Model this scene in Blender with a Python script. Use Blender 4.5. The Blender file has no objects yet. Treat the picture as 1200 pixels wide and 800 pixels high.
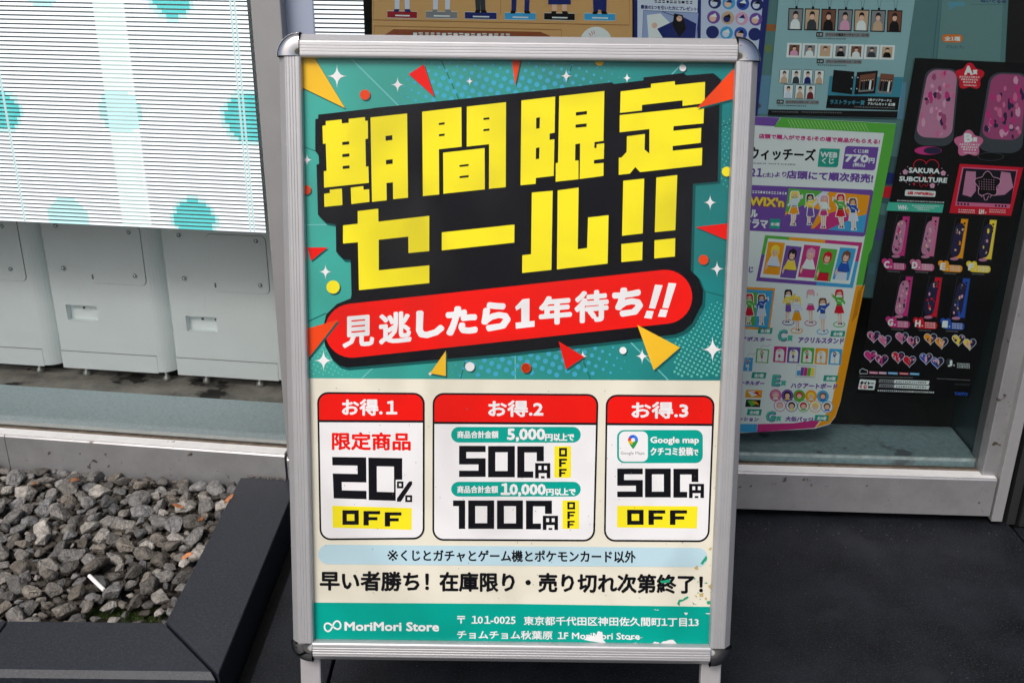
import bpy, bmesh, math, random
import numpy as np
from mathutils import Matrix, Vector
from mathutils.geometry import tessellate_polygon
random.seed(7)
rad = math.radians
SC = bpy.context.scene
COL = SC.collection

# ------------------------------------------------------------------ camera
F_PX, PITCH, ROLL, CAM_H = 1167.0, rad(21.7), rad(0.67), 1.13
AX = np.array([1, 0, 0.]); CF = np.array([0, math.cos(PITCH), -math.sin(PITCH)])
D0 = -np.array([0, math.sin(PITCH), math.cos(PITCH)])
CR = math.cos(ROLL)*AX - math.sin(ROLL)*D0
CD = math.sin(ROLL)*AX + math.cos(ROLL)*D0
CC = np.array([0, 0, CAM_H])
cam = bpy.data.objects.new('camera', bpy.data.cameras.new('camera')); COL.objects.link(cam)
cam.matrix_world = Matrix([[CR[i], -CD[i], -CF[i], CC[i]] for i in range(3)] + [[0, 0, 0, 1]])
cam.data.sensor_width = 36; cam.data.lens = 36*F_PX/1200
cam.data.clip_start = .02; cam.data.clip_end = 600
SC.camera = cam
# ------------------------------------------------------------------ light
SUN_EL, SUN_AZ = rad(50), rad(207)       # azimuth from +Y clockwise: high behind the camera, a bit to the left
w = bpy.data.worlds.new('World'); SC.world = w; w.use_nodes = True
nt = w.node_tree; bg = nt.nodes['Background']
sky = nt.nodes.new('ShaderNodeTexSky'); sky.sky_type = 'NISHITA'; sky.sun_disc = False
sky.sun_elevation = SUN_EL; sky.sun_rotation = SUN_AZ
sky.air_density = 1.0; sky.dust_density = 5.0; sky.ozone_density = 1.0
nt.links.new(sky.outputs[0], bg.inputs[0]); bg.inputs[1].default_value = .095
sl = bpy.data.lights.new('sun', 'SUN'); sl.energy = 1.5; sl.angle = rad(28); sl.color = (1, .98, .955)
so = bpy.data.objects.new('sun', sl); COL.objects.link(so)
sd = Vector((math.sin(SUN_AZ)*math.cos(SUN_EL), math.cos(SUN_AZ)*math.cos(SUN_EL), math.sin(SUN_EL)))
so.rotation_euler = (-sd).to_track_quat('-Z', 'Y').to_euler(); so.location = sd*20
vs = SC.view_settings; vs.view_transform = 'Standard'; vs.look = 'None'; vs.exposure = 0.40; vs.gamma = 1
SC.cycles.max_bounces = 8; SC.cycles.transparent_max_bounces = 16; SC.cycles.caustics_reflective = False; SC.cycles.caustics_refractive = False

# ------------------------------------------------------------------ pixel rays
def ray(u, v): return CF + (u-600)/F_PX*CR + (v-400)/F_PX*CD
def hz(u, v, z):
    d = ray(u, v); return CC + d*(z-CAM_H)/d[2]
class Frame:
    """vertical plane of a facade wing: s along it to the right, d depth into the shop, z height"""
    def __init__(s, o, yaw):
        a = rad(yaw); s.o = np.array([o[0], o[1], 0.]); s.e = np.array([math.cos(a), -math.sin(a), 0]); s.i = np.array([math.sin(a), math.cos(a), 0])
    def W(s, a, d, z): return s.o + s.e*a + s.i*d + np.array([0, 0, z])
    def sz(s, u, v, d=0.):
        r = ray(u, v); t = ((s.o + s.i*d - CC) @ s.i)/(r @ s.i); p = CC + r*t - s.o
        return p @ s.e, p[2]
    def M(s, d): # local x=s, y=up, z towards the street
        o = s.W(0, d, 0)
        return Matrix([[s.e[i], (0, 0, 1)[i], -s.i[i], o[i]] for i in range(3)] + [[0, 0, 0, 1]])
    def sd(s, u, v, z): # on the horizontal plane z
        p = hz(u, v, z) - s.o; return p @ s.e, p @ s.i
_r = Frame((.55, 1.835), 2.0)
_s, _ = _r.sz(334, 540); JO = _r.W(_s, 0, 0)
FR = Frame(JO, 2.0); FL = Frame(JO, 7.0)

# ------------------------------------------------------------------ materials
def lin(c): return tuple((x/255/12.92 if x/255 <= .04045 else ((x/255+.055)/1.055)**2.4) for x in c)
MATS = {}
def mat(name, rgb, rough=.5, metal=0., noise=0., scale=30., spec=.5, bump=0., bscale=200., albedo=None, rand=0., tint=None, emit=0., coat=0., spots=None):
    if name in MATS: return MATS[name]
    m = bpy.data.materials.new(name); m.use_nodes = True; n = m.node_tree; b = n.nodes['Principled BSDF']; L = n.links.new
    c = albedo if albedo else lin(rgb)
    b.inputs['Base Color'].default_value = (*c, 1); b.inputs['Roughness'].default_value = rough; b.inputs['Metallic'].default_value = metal
    b.inputs['Specular IOR Level'].default_value = spec; b.inputs['Coat Weight'].default_value = coat; b.inputs['Coat Roughness'].default_value = .12
    col = None
    if noise or rand or spots:
        rg = n.nodes.new('ShaderNodeRGB'); rg.outputs[0].default_value = (*c, 1); col = rg.outputs[0]
        tc = n.nodes.new('ShaderNodeTexCoord')
        if noise:
            t = n.nodes.new('ShaderNodeTexNoise'); t.inputs['Scale'].default_value = scale; t.inputs['Detail'].default_value = 6; t.inputs['Roughness'].default_value = .65
            L(tc.outputs['Object'], t.inputs['Vector'])
            r = n.nodes.new('ShaderNodeMapRange'); r.inputs[1].default_value = .3; r.inputs[2].default_value = .7; r.inputs[3].default_value = 1-noise; r.inputs[4].default_value = 1+noise
            L(t.outputs[0], r.inputs[0])
            x = n.nodes.new('ShaderNodeVectorMath'); x.operation = 'SCALE'; L(col, x.inputs[0]); L(r.outputs[0], x.inputs['Scale']); col = x.outputs[0]
        if rand:
            oi = n.nodes.new('ShaderNodeObjectInfo')
            r = n.nodes.new('ShaderNodeMapRange'); r.inputs[3].default_value = 1-rand; r.inputs[4].default_value = 1+rand; L(oi.outputs['Random'], r.inputs[0])
            x = n.nodes.new('ShaderNodeVectorMath'); x.operation = 'SCALE'; L(col, x.inputs[0]); L(r.outputs[0], x.inputs['Scale']); col = x.outputs[0]
            if tint:
                mu = n.nodes.new('ShaderNodeMath'); mu.operation = 'MULTIPLY'; mu.inputs[1].default_value = 7.31; L(oi.outputs['Random'], mu.inputs[0])
                fr = n.nodes.new('ShaderNodeMath'); fr.operation = 'FRACT'; L(mu.outputs[0], fr.inputs[0])
                mx = n.nodes.new('ShaderNodeMix'); mx.data_type = 'RGBA'; mx.blend_type = 'MULTIPLY'; L(fr.outputs[0], mx.inputs[0]); L(col, mx.inputs[6]); mx.inputs[7].default_value = (*tint, 1); col = mx.outputs[2]
        if spots:  # (scale, threshold, colour)
            for sc_, th_, cc_ in spots:
                t = n.nodes.new('ShaderNodeTexNoise'); t.inputs['Scale'].default_value = sc_; t.inputs['Detail'].default_value = 4; L(tc.outputs['Object'], t.inputs['Vector'])
                r = n.nodes.new('ShaderNodeMapRange'); r.inputs[1].default_value = th_; r.inputs[2].default_value = th_+.05; L(t.outputs[0], r.inputs[0])
                mx = n.nodes.new('ShaderNodeMix'); mx.data_type = 'RGBA'; L(r.outputs[0], mx.inputs[0]); L(col, mx.inputs[6]); mx.inputs[7].default_value = (*cc_, 1); col = mx.outputs[2]
        L(col, b.inputs['Base Color'])
    if bump:
        tc = n.nodes.new('ShaderNodeTexCoord'); t = n.nodes.new('ShaderNodeTexNoise'); t.inputs['Scale'].default_value = bscale; t.inputs['Detail'].default_value = 4
        L(tc.outputs['Object'], t.inputs['Vector']); bp = n.nodes.new('ShaderNodeBump'); bp.inputs['Strength'].default_value = bump; bp.inputs['Distance'].default_value = .01
        L(t.outputs[0], bp.inputs['Height']); L(bp.outputs[0], b.inputs['Normal'])
    if emit:
        b.inputs['Emission Color'].default_value = (*c, 1); b.inputs['Emission Strength'].default_value = emit
    MATS[name] = m; return m
def glass_mat(name, tint, gloss=1.45):
    m = bpy.data.materials.new(name); m.use_nodes = True; n = m.node_tree; n.nodes.clear(); L = n.links.new
    o = n.nodes.new('ShaderNodeOutputMaterial'); mx = n.nodes.new('ShaderNodeMixShader'); fr = n.nodes.new('ShaderNodeFresnel'); fr.inputs[0].default_value = gloss
    t = n.nodes.new('ShaderNodeBsdfTransparent'); t.inputs[0].default_value = (*tint, 1); g = n.nodes.new('ShaderNodeBsdfGlossy'); g.inputs['Roughness'].default_value = .02
    L(fr.outputs[0], mx.inputs[0]); L(t.outputs[0], mx.inputs[1]); L(g.outputs[0], mx.inputs[2]); L(mx.outputs[0], o.inputs[0]); return m

ALU = mat('aluminium', 0, .42, .55, .12, 14, albedo=(.37, .37, .385), spots=[(45, .67, (.11, .09, .075)), (140, .70, (.13, .12, .11))])
ALU_SIGN = mat('anodised_rail', 0, .44, .4, .04, 25, albedo=(.45, .45, .465), spots=[(260, .73, (.75, .75, .75))])
ALU_GLINT = mat('sill_glint', 0, .4, .2, .06, 40, albedo=(.80, .80, .80), spots=[(70, .70, (.15, .12, .1))])  # aluminium with the sill top's highlight painted in, plus dirt spots
CHROME = mat('chrome', 0, .06, 1., albedo=(.50, .50, .51), spots=[(160, .66, (.05, .05, .05))])
GRANITE = mat('black_granite', 0, .46, 0, .45, 200, spec=.30, albedo=(.019, .0225, .031), bump=.06, bscale=500, spots=[(420, .61, (.045, .051, .063)), (5, .60, (.026, .03, .039))])
FLOORM = mat('dark_paving', 0, .55, 0, .6, 8, spec=.22, albedo=(.0095, .011, .0145), bump=.15, bscale=260, spots=[(300, .57, (.027, .030, .037)), (3.6, .60, (.018, .02, .0245)), (240, .68, (.08, .085, .095)), (90, .75, (.22, .22, .22))])
ASPH = mat('asphalt', 0, .85, 0, .3, 40, albedo=(.06, .06, .062))
DIRT = mat('dirt', 0, .95, 0, .5, 40, albedo=(.028, .023, .018), bump=.5, bscale=90)
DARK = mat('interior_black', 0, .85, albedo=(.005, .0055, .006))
RUBBER = mat('rubber_gasket', 0, .8, 0, .4, 50, albedo=(.17, .135, .105))
GROOVE = mat('groove_dirt', 0, .95, 0, .5, 60, albedo=(.008, .008, .008))

# ------------------------------------------------------------------ mesh helpers
def link(name, me, m, parent=None, mw=None, smooth=False):
    o = bpy.data.objects.new(name, me); COL.objects.link(o)
    if m is not None:
        for k in (m if isinstance(m, (list, tuple)) else [m]): me.materials.append(k)
    if smooth: me.polygons.foreach_set('use_smooth', [True]*len(me.polygons))
    if parent: o.parent = parent
    if mw is not None: o.matrix_world = mw
    return o
def pyd(name, vs, fs, m, parent=None, mw=None, smooth=False):
    me = bpy.data.meshes.new(name); me.from_pydata([tuple(map(float, p)) for p in vs], [], fs)
    bm = bmesh.new(); bm.from_mesh(me); bmesh.ops.recalc_face_normals(bm, faces=bm.faces); bm.to_mesh(me); bm.free()
    return link(name, me, m, parent, mw, smooth)
def empty(name, loc=(0, 0, 0), mw=None):
    o = bpy.data.objects.new(name, None); COL.objects.link(o); o.location = tuple(loc); o.empty_display_size = .05
    if mw is not None: o.matrix_world = mw
    bpy.context.view_layer.update() if False else None
    return o
def tag(o, label=None, cat=None, group=None, kind=None):
    if label: o['label'] = label
    if cat: o['category'] = cat
    if group: o['group'] = group
    if kind: o['kind'] = kind
    return o
BOXF = [(0, 1, 3, 2), (4, 6, 7, 5), (0, 4, 5, 1), (2, 3, 7, 6), (0, 2, 6, 4), (1, 5, 7, 3)]
def bevel_me(me, w_, seg=2):
    bm = bmesh.new(); bm.from_mesh(me); bmesh.ops.recalc_face_normals(bm, faces=bm.faces)
    bmesh.ops.bevel(bm, geom=bm.edges[:], offset=w_, segments=seg, affect='EDGES', profile=.5); bm.to_mesh(me); bm.free()
def fbox(fr, name, s0, s1, d0, d1, z0, z1, m, parent=None, bev=0.):
    o = pyd(name, [fr.W(s, d, z) for s in (s0, s1) for d in (d0, d1) for z in (z0, z1)], BOXF, m, None)
    if bev: bevel_me(o.data, bev)
    if parent: o.parent = parent
    return o
def extrude_prof(name, prof, pa, pb, m, parent=None, smooth=False):
    """closed profile (list of 2D) -> 3D functions pa, pb giving start and end points"""
    n = len(prof); vs_ = [pa(*p) for p in prof] + [pb(*p) for p in prof]
    fs = [(i, (i+1) % n, n+(i+1) % n, n+i) for i in range(n)] + [tuple(range(n)), tuple(range(2*n-1, n-1, -1))]
    return pyd(name, vs_, fs, m, parent, None, smooth)

# ------------------------------------------------------------------ flat print
class Print:
    """flat printed shapes on a plane, one mesh object with several inks; f maps a photo pixel to plane coordinates"""
    def __init__(s, f, base): s.f = f; s.base = base; s.v = []; s.fc = []; s.mi = []; s.ms = []
    def m(s, m_):
        if m_ not in s.ms: s.ms.append(m_)
        return s.ms.index(m_)
    def raw(s, pts, tris, m_, z):
        o = len(s.v); k = s.m(m_)
        s.v += [(*s.f(x, y), z) for x, y in pts]
        for t in tris: s.fc.append(tuple(o+i for i in t)); s.mi.append(k)
    def poly(s, pts, m_, layer=0, holes=()):
        loops = [pts] + list(holes); tr = tessellate_polygon([[Vector((x, y, 0)) for x, y in l] for l in loops])
        s.raw([p for l in loops for p in l], tr, m_, s.base + layer*1e-4)
    def circle(s, x, y, r, m_, layer=0, n=20, ry=None):
        s.poly([(x+r*math.cos(a*2*math.pi/n), y+(ry or r)*math.sin(a*2*math.pi/n)) for a in range(n)], m_, layer)
    def ring(s, x, y, r, wd, m_, layer=0, n=20, ry=None):
        g = lambda q, qy: [(x+q*math.cos(a*2*math.pi/n), y+qy*math.sin(a*2*math.pi/n)) for a in range(n)]
        s.poly(g(r, ry or r), m_, layer, [g(r-wd, (ry or r)-wd)])
    def star(s, x, y, r, m_, layer=0, rx=.82):
        p = []
        for k in range(28):
            a = k*math.pi/14; c, d = math.cos(a), math.sin(a)
            p.append((x+r*rx*math.copysign(abs(c)**4.4, c), y+r*math.copysign(abs(d)**4.4, d)))
        s.poly(p, m_, layer)
    def line(s, a, b, wd, m_, layer=0):
        dx, dy = b[0]-a[0], b[1]-a[1]; l = math.hypot(dx, dy); nx, ny = -dy/l*wd/2, dx/l*wd/2
        s.poly([(a[0]+nx, a[1]+ny), (b[0]+nx, b[1]+ny), (b[0]-nx, b[1]-ny), (a[0]-nx, a[1]-ny)], m_, layer)
    def stroke(s, pts, wd, m_, layer=0, closed=False):
        n = len(pts); q = []
        for i in range(n):
            a = pts[(i-1) % n if closed else max(i-1, 0)]; b = pts[(i+1) % n if closed else min(i+1, n-1)]
            dx, dy = b[0]-a[0], b[1]-a[1]; l = math.hypot(dx, dy) or 1; q.append((-dy/l*wd/2, dx/l*wd/2))
        vs_ = [(p[0]+o[0], p[1]+o[1]) for p, o in zip(pts, q)] + [(p[0]-o[0], p[1]-o[1]) for p, o in zip(pts, q)]
        fs = [(i, (i+1) % n, n+(i+1) % n, n+i) for i in range(n if closed else n-1)]
        s.raw(vs_, fs, m_, s.base+layer*1e-4)
    def glyph(s, ch, quad, m_, layer=0, t=(.30, .20)):
        for outer, holes in pixel_glyph(ch, *t):
            s.poly([bil(quad, *p) for p in outer], m_, layer, [[bil(quad, *p) for p in h] for h in holes])
    def text(s, body, quad, m_, layer=0, bold=0., n=8):
        if body[0] == '~': return s.dashes(int(body[1:]), quad, m_, layer)
        vs_, tr = text_mesh(body); pts = [bil(quad, x, y) for x, y in vs_]
        st = [(0, 0)] + ([(bold*math.cos(k*2*math.pi/n), bold*math.sin(k*2*math.pi/n)) for k in range(n)] if bold else [])
        for k, (dx, dy) in enumerate(st):
            s.raw([(x+dx, y+dy) for x, y in pts], tr, m_, s.base+layer*1e-4+k*8e-6)
    def dashes(s, n, q, m_, layer):
        # unreadably small print: a row of little marks
        r = random.Random(n*7+int(q[0][0]))
        for i in range(n):
            a, b = (i+.08)/n, (i+.86)/n
            for y0, y1 in ((.05, .35), (.6, .95)) if r.random() > .35 else ((.1, .9),):
                aa = a+(b-a)*r.uniform(0, .3)
                s.poly([bil(q, aa, y0), bil(q, b, y0), bil(q, b, y1), bil(q, aa, y1)], m_, layer)
    def build(s, name, parent=None, mw=None):
        me = bpy.data.meshes.new(name); me.from_pydata(s.v, [], s.fc); me.polygons.foreach_set('material_index', s.mi)
        bm = bmesh.new(); bm.from_mesh(me)
        for f in bm.faces:
            f.normal_update()
            if f.normal.z < 0: f.normal_flip()
        bm.to_mesh(me); bm.free()
        o = link(name, me, s.ms, parent)
        if mw is not None: o.matrix_world = mw
        return o
def bil(q, x, y):
    (ax, ay), (bx, by), (cx, cy), (dx, dy) = q
    return ((ax*(1-x)+bx*x)*(1-y)+(dx*(1-x)+cx*x)*y, (ay*(1-x)+by*x)*(1-y)+(dy*(1-x)+cy*x)*y)
def rect(x0, y0, x1, y1, sl=0.): # sl: rise of the right end
    h = sl*(x1-x0); return [(x0, y0+h), (x1, y0), (x1, y1-h), (x0, y1)]
def Z(ox, oy, sc_):
    return lambda pts: [(ox+x/sc_, oy+y/sc_) for x, y in pts]
def rrect(quad, rx, ry, n=6, corners=(1, 1, 1, 1)):
    p = []
    for k, (cx, cy) in enumerate([(0, 0), (1, 0), (1, 1), (0, 1)]):
        if not corners[k]: p.append(bil(quad, cx, cy)); continue
        ox, oy = (rx if cx == 0 else 1-rx), (ry if cy == 0 else 1-ry)
        a0 = [math.pi, 1.5*math.pi, 0, .5*math.pi][k]
        for j in range(n+1):
            a = a0 + j/n*math.pi/2; p.append(bil(quad, ox+rx*math.cos(a), oy+ry*math.sin(a)))
    return p
def pixel_glyph(ch, tx, ty):
    R = lambda a, b, c, d: [(a, b), (c, b), (c, d), (a, d)]
    h = ty/2
    if ch in '0O': return [(R(0, 0, 1, 1), [R(tx, ty, 1-tx, 1-ty)])]
    if ch == '5': return [([(0, 0), (1, 0), (1, ty), (tx, ty), (tx, .5-h), (1, .5-h), (1, 1), (0, 1), (0, 1-ty), (1-tx, 1-ty), (1-tx, .5+h), (0, .5+h)], [])]
    if ch == '2': return [([(0, 0), (1, 0), (1, .5+h), (tx, .5+h), (tx, 1-ty), (1, 1-ty), (1, 1), (0, 1), (0, .5-h), (1-tx, .5-h), (1-tx, ty), (0, ty)], [])]
    if ch == '1': return [([(0, 0), (1, 0), (1, 1), (.48, 1), (.48, .2), (0, .2)], [])]
    if ch == 'F': return [([(0, 0), (1, 0), (1, .23), (.32, .23), (.32, .42), (.84, .42), (.84, .64), (.32, .64), (.32, 1), (0, 1)], [])]
    if ch == 'Y': return [([(0, 0), (1, 0), (1, 1), (.76, 1), (.76, .66), (.24, .66), (.24, 1), (0, 1)], [R(.22, .18, .41, .44), R(.59, .18, .78, .44)]), (R(.38, .86, .62, 1), [])]
_TX = {}
def text_mesh(body):
    if body in _TX: return _TX[body]
    cu = bpy.data.curves.new('lettering', 'FONT'); cu.body = body.replace('1', '１'); cu.resolution_u = 2
    for i, ch in enumerate(body):      # the flagged figure one comes from the wide set: tighten it
        if ch == '1':
            cu.body_format[i].kerning = -9.5
            if i: cu.body_format[i-1].kerning = cu.body_format[i-1].kerning-9.5
    o = bpy.data.objects.new('lettering', cu); COL.objects.link(o)
    dg = bpy.context.evaluated_depsgraph_get(); me = bpy.data.meshes.new_from_object(o.evaluated_get(dg))
    v = np.array([p.co[:2] for p in me.vertices]); mn, mx = v.min(0), v.max(0); v = (v-mn)/(mx-mn); v[:, 1] = 1-v[:, 1]
    tr = [tuple(p.vertices) for p in me.polygons]
    bpy.data.objects.remove(o); bpy.data.curves.remove(cu); bpy.data.meshes.remove(me)
    _TX[body] = ([tuple(p) for p in v], tr); return _TX[body]
def ink(name, rgb, k=.86, rough=.36, **kw):
    kw.setdefault('coat', .0)
    return mat('ink_'+name, 0, rough, albedo=tuple(x*k for x in lin(rgb)), spec=.17, **kw)
I_WHITE = ink('white', (250, 250, 252), bump=.09, bscale=7); I_CREAM = ink('cream', (244, 240, 222), bump=.09, bscale=7); I_YEL = ink('yellow', (255, 240, 40), .9)
I_BLK = ink('black', (13, 13, 20), 1.); I_RED = ink('red', (238, 22, 14), .95); I_TEAL = ink('teal', (0, 168, 152), .9)
I_ORG = ink('orange', (240, 72, 22), .95); I_MUST = ink('mustard', (250, 198, 45), .9); I_LBL = ink('pale_blue', (196, 228, 240), .88)
I_TDK = ink('teal_shade', (14, 92, 92)); I_TLN = ink('teal_light', (120, 205, 205)); I_BDOT = ink('blue_dot', (70, 178, 214)); I_TDOT = ink('teal_dot', (105, 205, 190))
I_GREEN = ink('peeled_green', (40, 170, 130)); I_TAN = ink('stain', (205, 185, 120)); I_GREY = ink('grey', (120, 120, 125))
def teal_gradient():
    m = mat('ink_teal_burst', 0, .32, albedo=(.02, .25, .23), spec=.4); n = m.node_tree; L = n.links.new; b = n.nodes['Principled BSDF']
    tc = n.nodes.new('ShaderNodeTexCoord'); sp = n.nodes.new('ShaderNodeSeparateXYZ'); L(tc.outputs['Object'], sp.inputs[0])
    r = n.nodes.new('ShaderNodeMapRange'); r.inputs[1].default_value = -.3; r.inputs[2].default_value = .3; L(sp.outputs[0], r.inputs[0])
    c = n.nodes.new('ShaderNodeValToRGB'); c.color_ramp.elements[0].color = (*lin((54, 168, 154)), 1); c.color_ramp.elements[1].color = (*lin((0, 118, 120)), 1)
    L(r.outputs[0], c.inputs[0]); L(c.outputs[0], b.inputs['Base Color']); return m
I_BURST = teal_gradient()
MATS['ink_teal_burst'] = I_BURST

# ================================================================== SETTING
# ground
def sheet(name, pts, z, m, th=.0, parent=None):
    n = len(pts)
    if th:
        vs_ = [(x, y, z) for x, y in pts] + [(x, y, z-th) for x, y in pts]
        fs = [tuple(range(n)), tuple(range(2*n-1, n-1, -1))] + [(i, n+i, n+(i+1) % n, (i+1) % n) for i in range(n)]
    else: vs_ = [(x, y, z) for x, y in pts]; fs = [tuple(range(n))]
    return pyd(name, vs_, fs, m, parent)
tag(sheet('ground', [(-250, -250), (250, -250), (250, 250), (-250, 250)], -.06, ASPH), kind='structure')
KH = .065                                    # kerb height
ko = hz(338, 592, KH)[0]; ko2 = hz(254, 790, KH)[0]; KX = (ko+ko2)/2        # outer face of the right kerb arm
ki = (hz(280, 566, KH)[0]+hz(192, 729, KH)[0])/2
KY0 = hz(250, 791, KH)[1]; KY1 = hz(192, 729, KH)[1]
GX = hz(327, 700, 0)[0]                       # paving starts past the groove
jA = hz(391, 774, 0)
wallY = lambda x: FR.W((x-JO[0]), .03, 0)[1]
paving = tag(sheet('paving', [(-3, .2), (3.2, .2), (3.2, 1.98), (-3, 2.1)], -.028, GROOVE), kind='structure')
jr = hz(1186, 617, 0); G = .0025
def slab(x0, y0, x1, y1):
    o = sheet('paving_slab', [(x0+G, y0+G), (x1-G, y0+G), (x1-G, y1-G), (x0+G, y1-G)], 0, FLOORM, .025, paving); bevel_me(o.data, .0015, 1); return o
slab(GX, .3, jA[0], 1.90); slab(jA[0], .3, jr[0], 1.90)
slab(jr[0], 1.2, jr[0]+.6, jr[1]); slab(jr[0], .3, jr[0]+.6, 1.2); slab(jr[0]+.6, .3, jr[0]+1.5, jr[1])
slab(-1.6, .3, KX-.0, KY0-.03)

# planter: dirt, kerb stones, stones
kerb = tag(empty('planter_kerb', (KX, KY0, 0)), 'low mitred black granite kerb framing the gravel bed', 'kerb')
def kerb_stone(pts, bev):
    o = sheet('kerb_stone', pts, KH, GRANITE, .10); bm = bmesh.new(); bm.from_mesh(o.data); bmesh.ops.recalc_face_normals(bm, faces=bm.faces)
    front = [e for e in bm.edges if all(abs(v.co.y-KY0) < 1e-4 and v.co.z > KH-.01 for v in e.verts)]
    if front: bmesh.ops.bevel(bm, geom=front, offset=bev, segments=1, affect='EDGES')
    ed = [e for e in bm.edges if e.calc_face_angle(0) > .9]
    bmesh.ops.bevel(bm, geom=ed, offset=.0015, segments=1, affect='EDGES'); bm.to_mesh(o.data); bm.free()
    o.parent = kerb; o.matrix_parent_inverse = kerb.matrix_world.inverted(); return o
kerb.location = (KX, KY0, 0); kerb.matrix_world = Matrix.Translation((KX, KY0, 0))
yb = FL.W(0, 0, 0)[1]-.004
g = .0018
kerb_stone([(KX, KY0+2*g), (KX, yb), (ki, yb+.004), (ki, KY1+2*g)], .0035)
xl = hz(3, 735, KH)[0]
kerb_stone([(KX-2*g, KY0), (ki-2*g, KY1), (xl+g, KY1), (xl+g, KY0)], .009)
kerb_stone([(xl-g, KY0), (xl-g, KY1), (-1.75, KY1), (-1.75, KY0)], .009)
GZ = .02
dirt = tag(sheet('gravel_bed', [(ki+.01, KY1-.01), (ki+.01, yb+.01), FL.W(-1.3, .01, 0)[:2], (-1.75, KY1-.01)], GZ, DIRT, .03), kind='structure')

# ------------------------------------------------------------------ facade
def zof(fr, u, v, d=0.): return fr.sz(u, v, d)[1]
ZS_R = (zof(FR, 870, 552)+zof(FR, 1160, 565))/2+.004
ZS_L = zof(FL, 168, 521)
S_R = FR.sz(1165, 580)[0]
LED_D = .066; GL_D = .042
GLASS = glass_mat('window_glass', (.98, .992, .992), 1.3)
GLASS_R = glass_mat('window_glass_tinted', (.972, .988, .988), 1.26)
ZT = 2.5
def sill_prof(zt, zb): return [(0, zb), (0, zt-.005), (.0035, zt), (.030, zt), (.030, zt-.03), (.06, zt-.03), (.06, zb)]
right = tag(empty('shop_window', FR.W(.8, 0, 0)), 'shop window papered with posters behind the sale sign, grey aluminium frame', 'window')
left = tag(empty('shop_window', FL.W(-.5, 0, 0)), 'shop window with lit stripe screen and grey machines above the gravel bed', 'window')
for o in (right, left): o.matrix_world = Matrix.Translation(o.location)
def par(o, p):
    o.parent = p; o.matrix_parent_inverse = p.matrix_world.inverted(); return o
par(extrude_prof('sill', sill_prof(ZS_R, .023), lambda d, z: FR.W(.004, d, z), lambda d, z: FR.W(S_R, d, z), ALU), right)
jointL = FL.sz(9, 530)[0]
par(extrude_prof('sill', sill_prof(ZS_L, -.02), lambda d, z: FL.W(jointL, d, z), lambda d, z: FL.W(-.001, d, z), ALU), left)
par(extrude_prof('sill', sill_prof(ZS_L, -.02), lambda d, z: FL.W(-1.6, d, z), lambda d, z: FL.W(jointL-.0015, d, z), ALU), left)
par(fbox(FR, 'kick_plate', .0, S_R+.1, .05, .07, -.028, .023, DARK), right)
for fr, p, s0, s1, zt in ((FR, right, .0, S_R-.012, ZS_R), (FL, left, -1.6, -.002, ZS_L)):
    par(fbox(fr, 'gasket', s0, s1, .0305, .0525, zt-.029, zt-.002, RUBBER), p)
par(fbox(FR, 'sill_highlight', .004, S_R-.002, .0012, .0285, ZS_R, ZS_R+.0012, ALU_GLINT), right); par(fbox(FL, 'sill_highlight', -1.6, -.002, .0012, .0285, ZS_L, ZS_L+.0012, ALU_GLINT), left)  # added bright strips paint the highlight on the sill tops
# ledges inside
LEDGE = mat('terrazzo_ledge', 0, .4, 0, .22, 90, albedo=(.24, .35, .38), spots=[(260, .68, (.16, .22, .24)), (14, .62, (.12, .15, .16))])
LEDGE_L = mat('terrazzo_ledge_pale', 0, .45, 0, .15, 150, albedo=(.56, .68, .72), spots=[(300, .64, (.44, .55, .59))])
DUST = mat('dusty_floor', 0, .95, 0, .45, 14, albedo=(.30, .28, .25), spots=[(11, .58, (.03, .028, .026))])
ZLR = zof(FR, 1000, 533, .056)
sdb = FR.sd(1000, 496, ZLR)[1]
ZLL = (zof(FL, 20, 494.5, .056)+zof(FL, 310, 514, .056))/2
dlb = (FL.sd(20, 450, ZLL)[1]+FL.sd(320, 471, ZLL)[1])/2
sret = FR.sz(1146, 540, .056)[0]
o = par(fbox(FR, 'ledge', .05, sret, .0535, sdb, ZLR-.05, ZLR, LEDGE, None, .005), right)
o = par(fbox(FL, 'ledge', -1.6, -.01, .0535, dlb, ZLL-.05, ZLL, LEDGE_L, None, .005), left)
par(fbox(FL, 'ledge_highlight', -1.6, -.01, .0526, .0575, ZLL-.006, ZLL+.0008, mat('edge_highlight', 0, .35, 0, .1, 60, albedo=(.8, .84, .84))), left)  # added bright strip, the painted highlight of the ledge's front edge
par(fbox(FR, 'ledge_highlight', .05, sret, .0526, .0575, ZLR-.006, ZLR+.0008, mat('edge_highlight_teal', 0, .3, 0, .3, 60, albedo=(.42, .52, .52))), right)  # same painted edge highlight on the right ledge
par(fbox(FL, 'shop_floor', -1.6, .04, dlb+.001, dlb+.75, ZLL-.06, ZLL-.002, DUST), left)
# glass
glp = lambda fr, s0, s1, m, p, z0: par(fbox(fr, 'glass_pane', s0, s1, GL_D, GL_D+.004, z0, ZT, m), p)
glp(FR, .012, S_R-.004, GLASS_R, right, ZS_R-.025); glp(FL, -1.6, -.003, GLASS, left, ZS_L-.025)
# mullion between the wings
m0 = FR.sz(316, 273)[0]; m1 = FR.sz(329, 0)[0]
MUL = mat('aluminium_post', 0, .45, .4, .06, 12, albedo=(.38, .38, .39))
par(fbox(FR, 'mullion', m0, m1, -.004, .075, ZS_R-.0, ZT, MUL, None, .002), left)
m2 = FR.sz(333, 0, .03)[0]; m3 = FR.sz(366, 0, .03)[0]
par(fbox(FR, 'side_post', m2, m3, .03, .041, ZS_R-.01, ZT, mat('led_lit_post', 0, .35, .2, albedo=(.42, .48, .62)), None, .001), right)  # bluish light of the screen is painted into the post's colour
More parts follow.
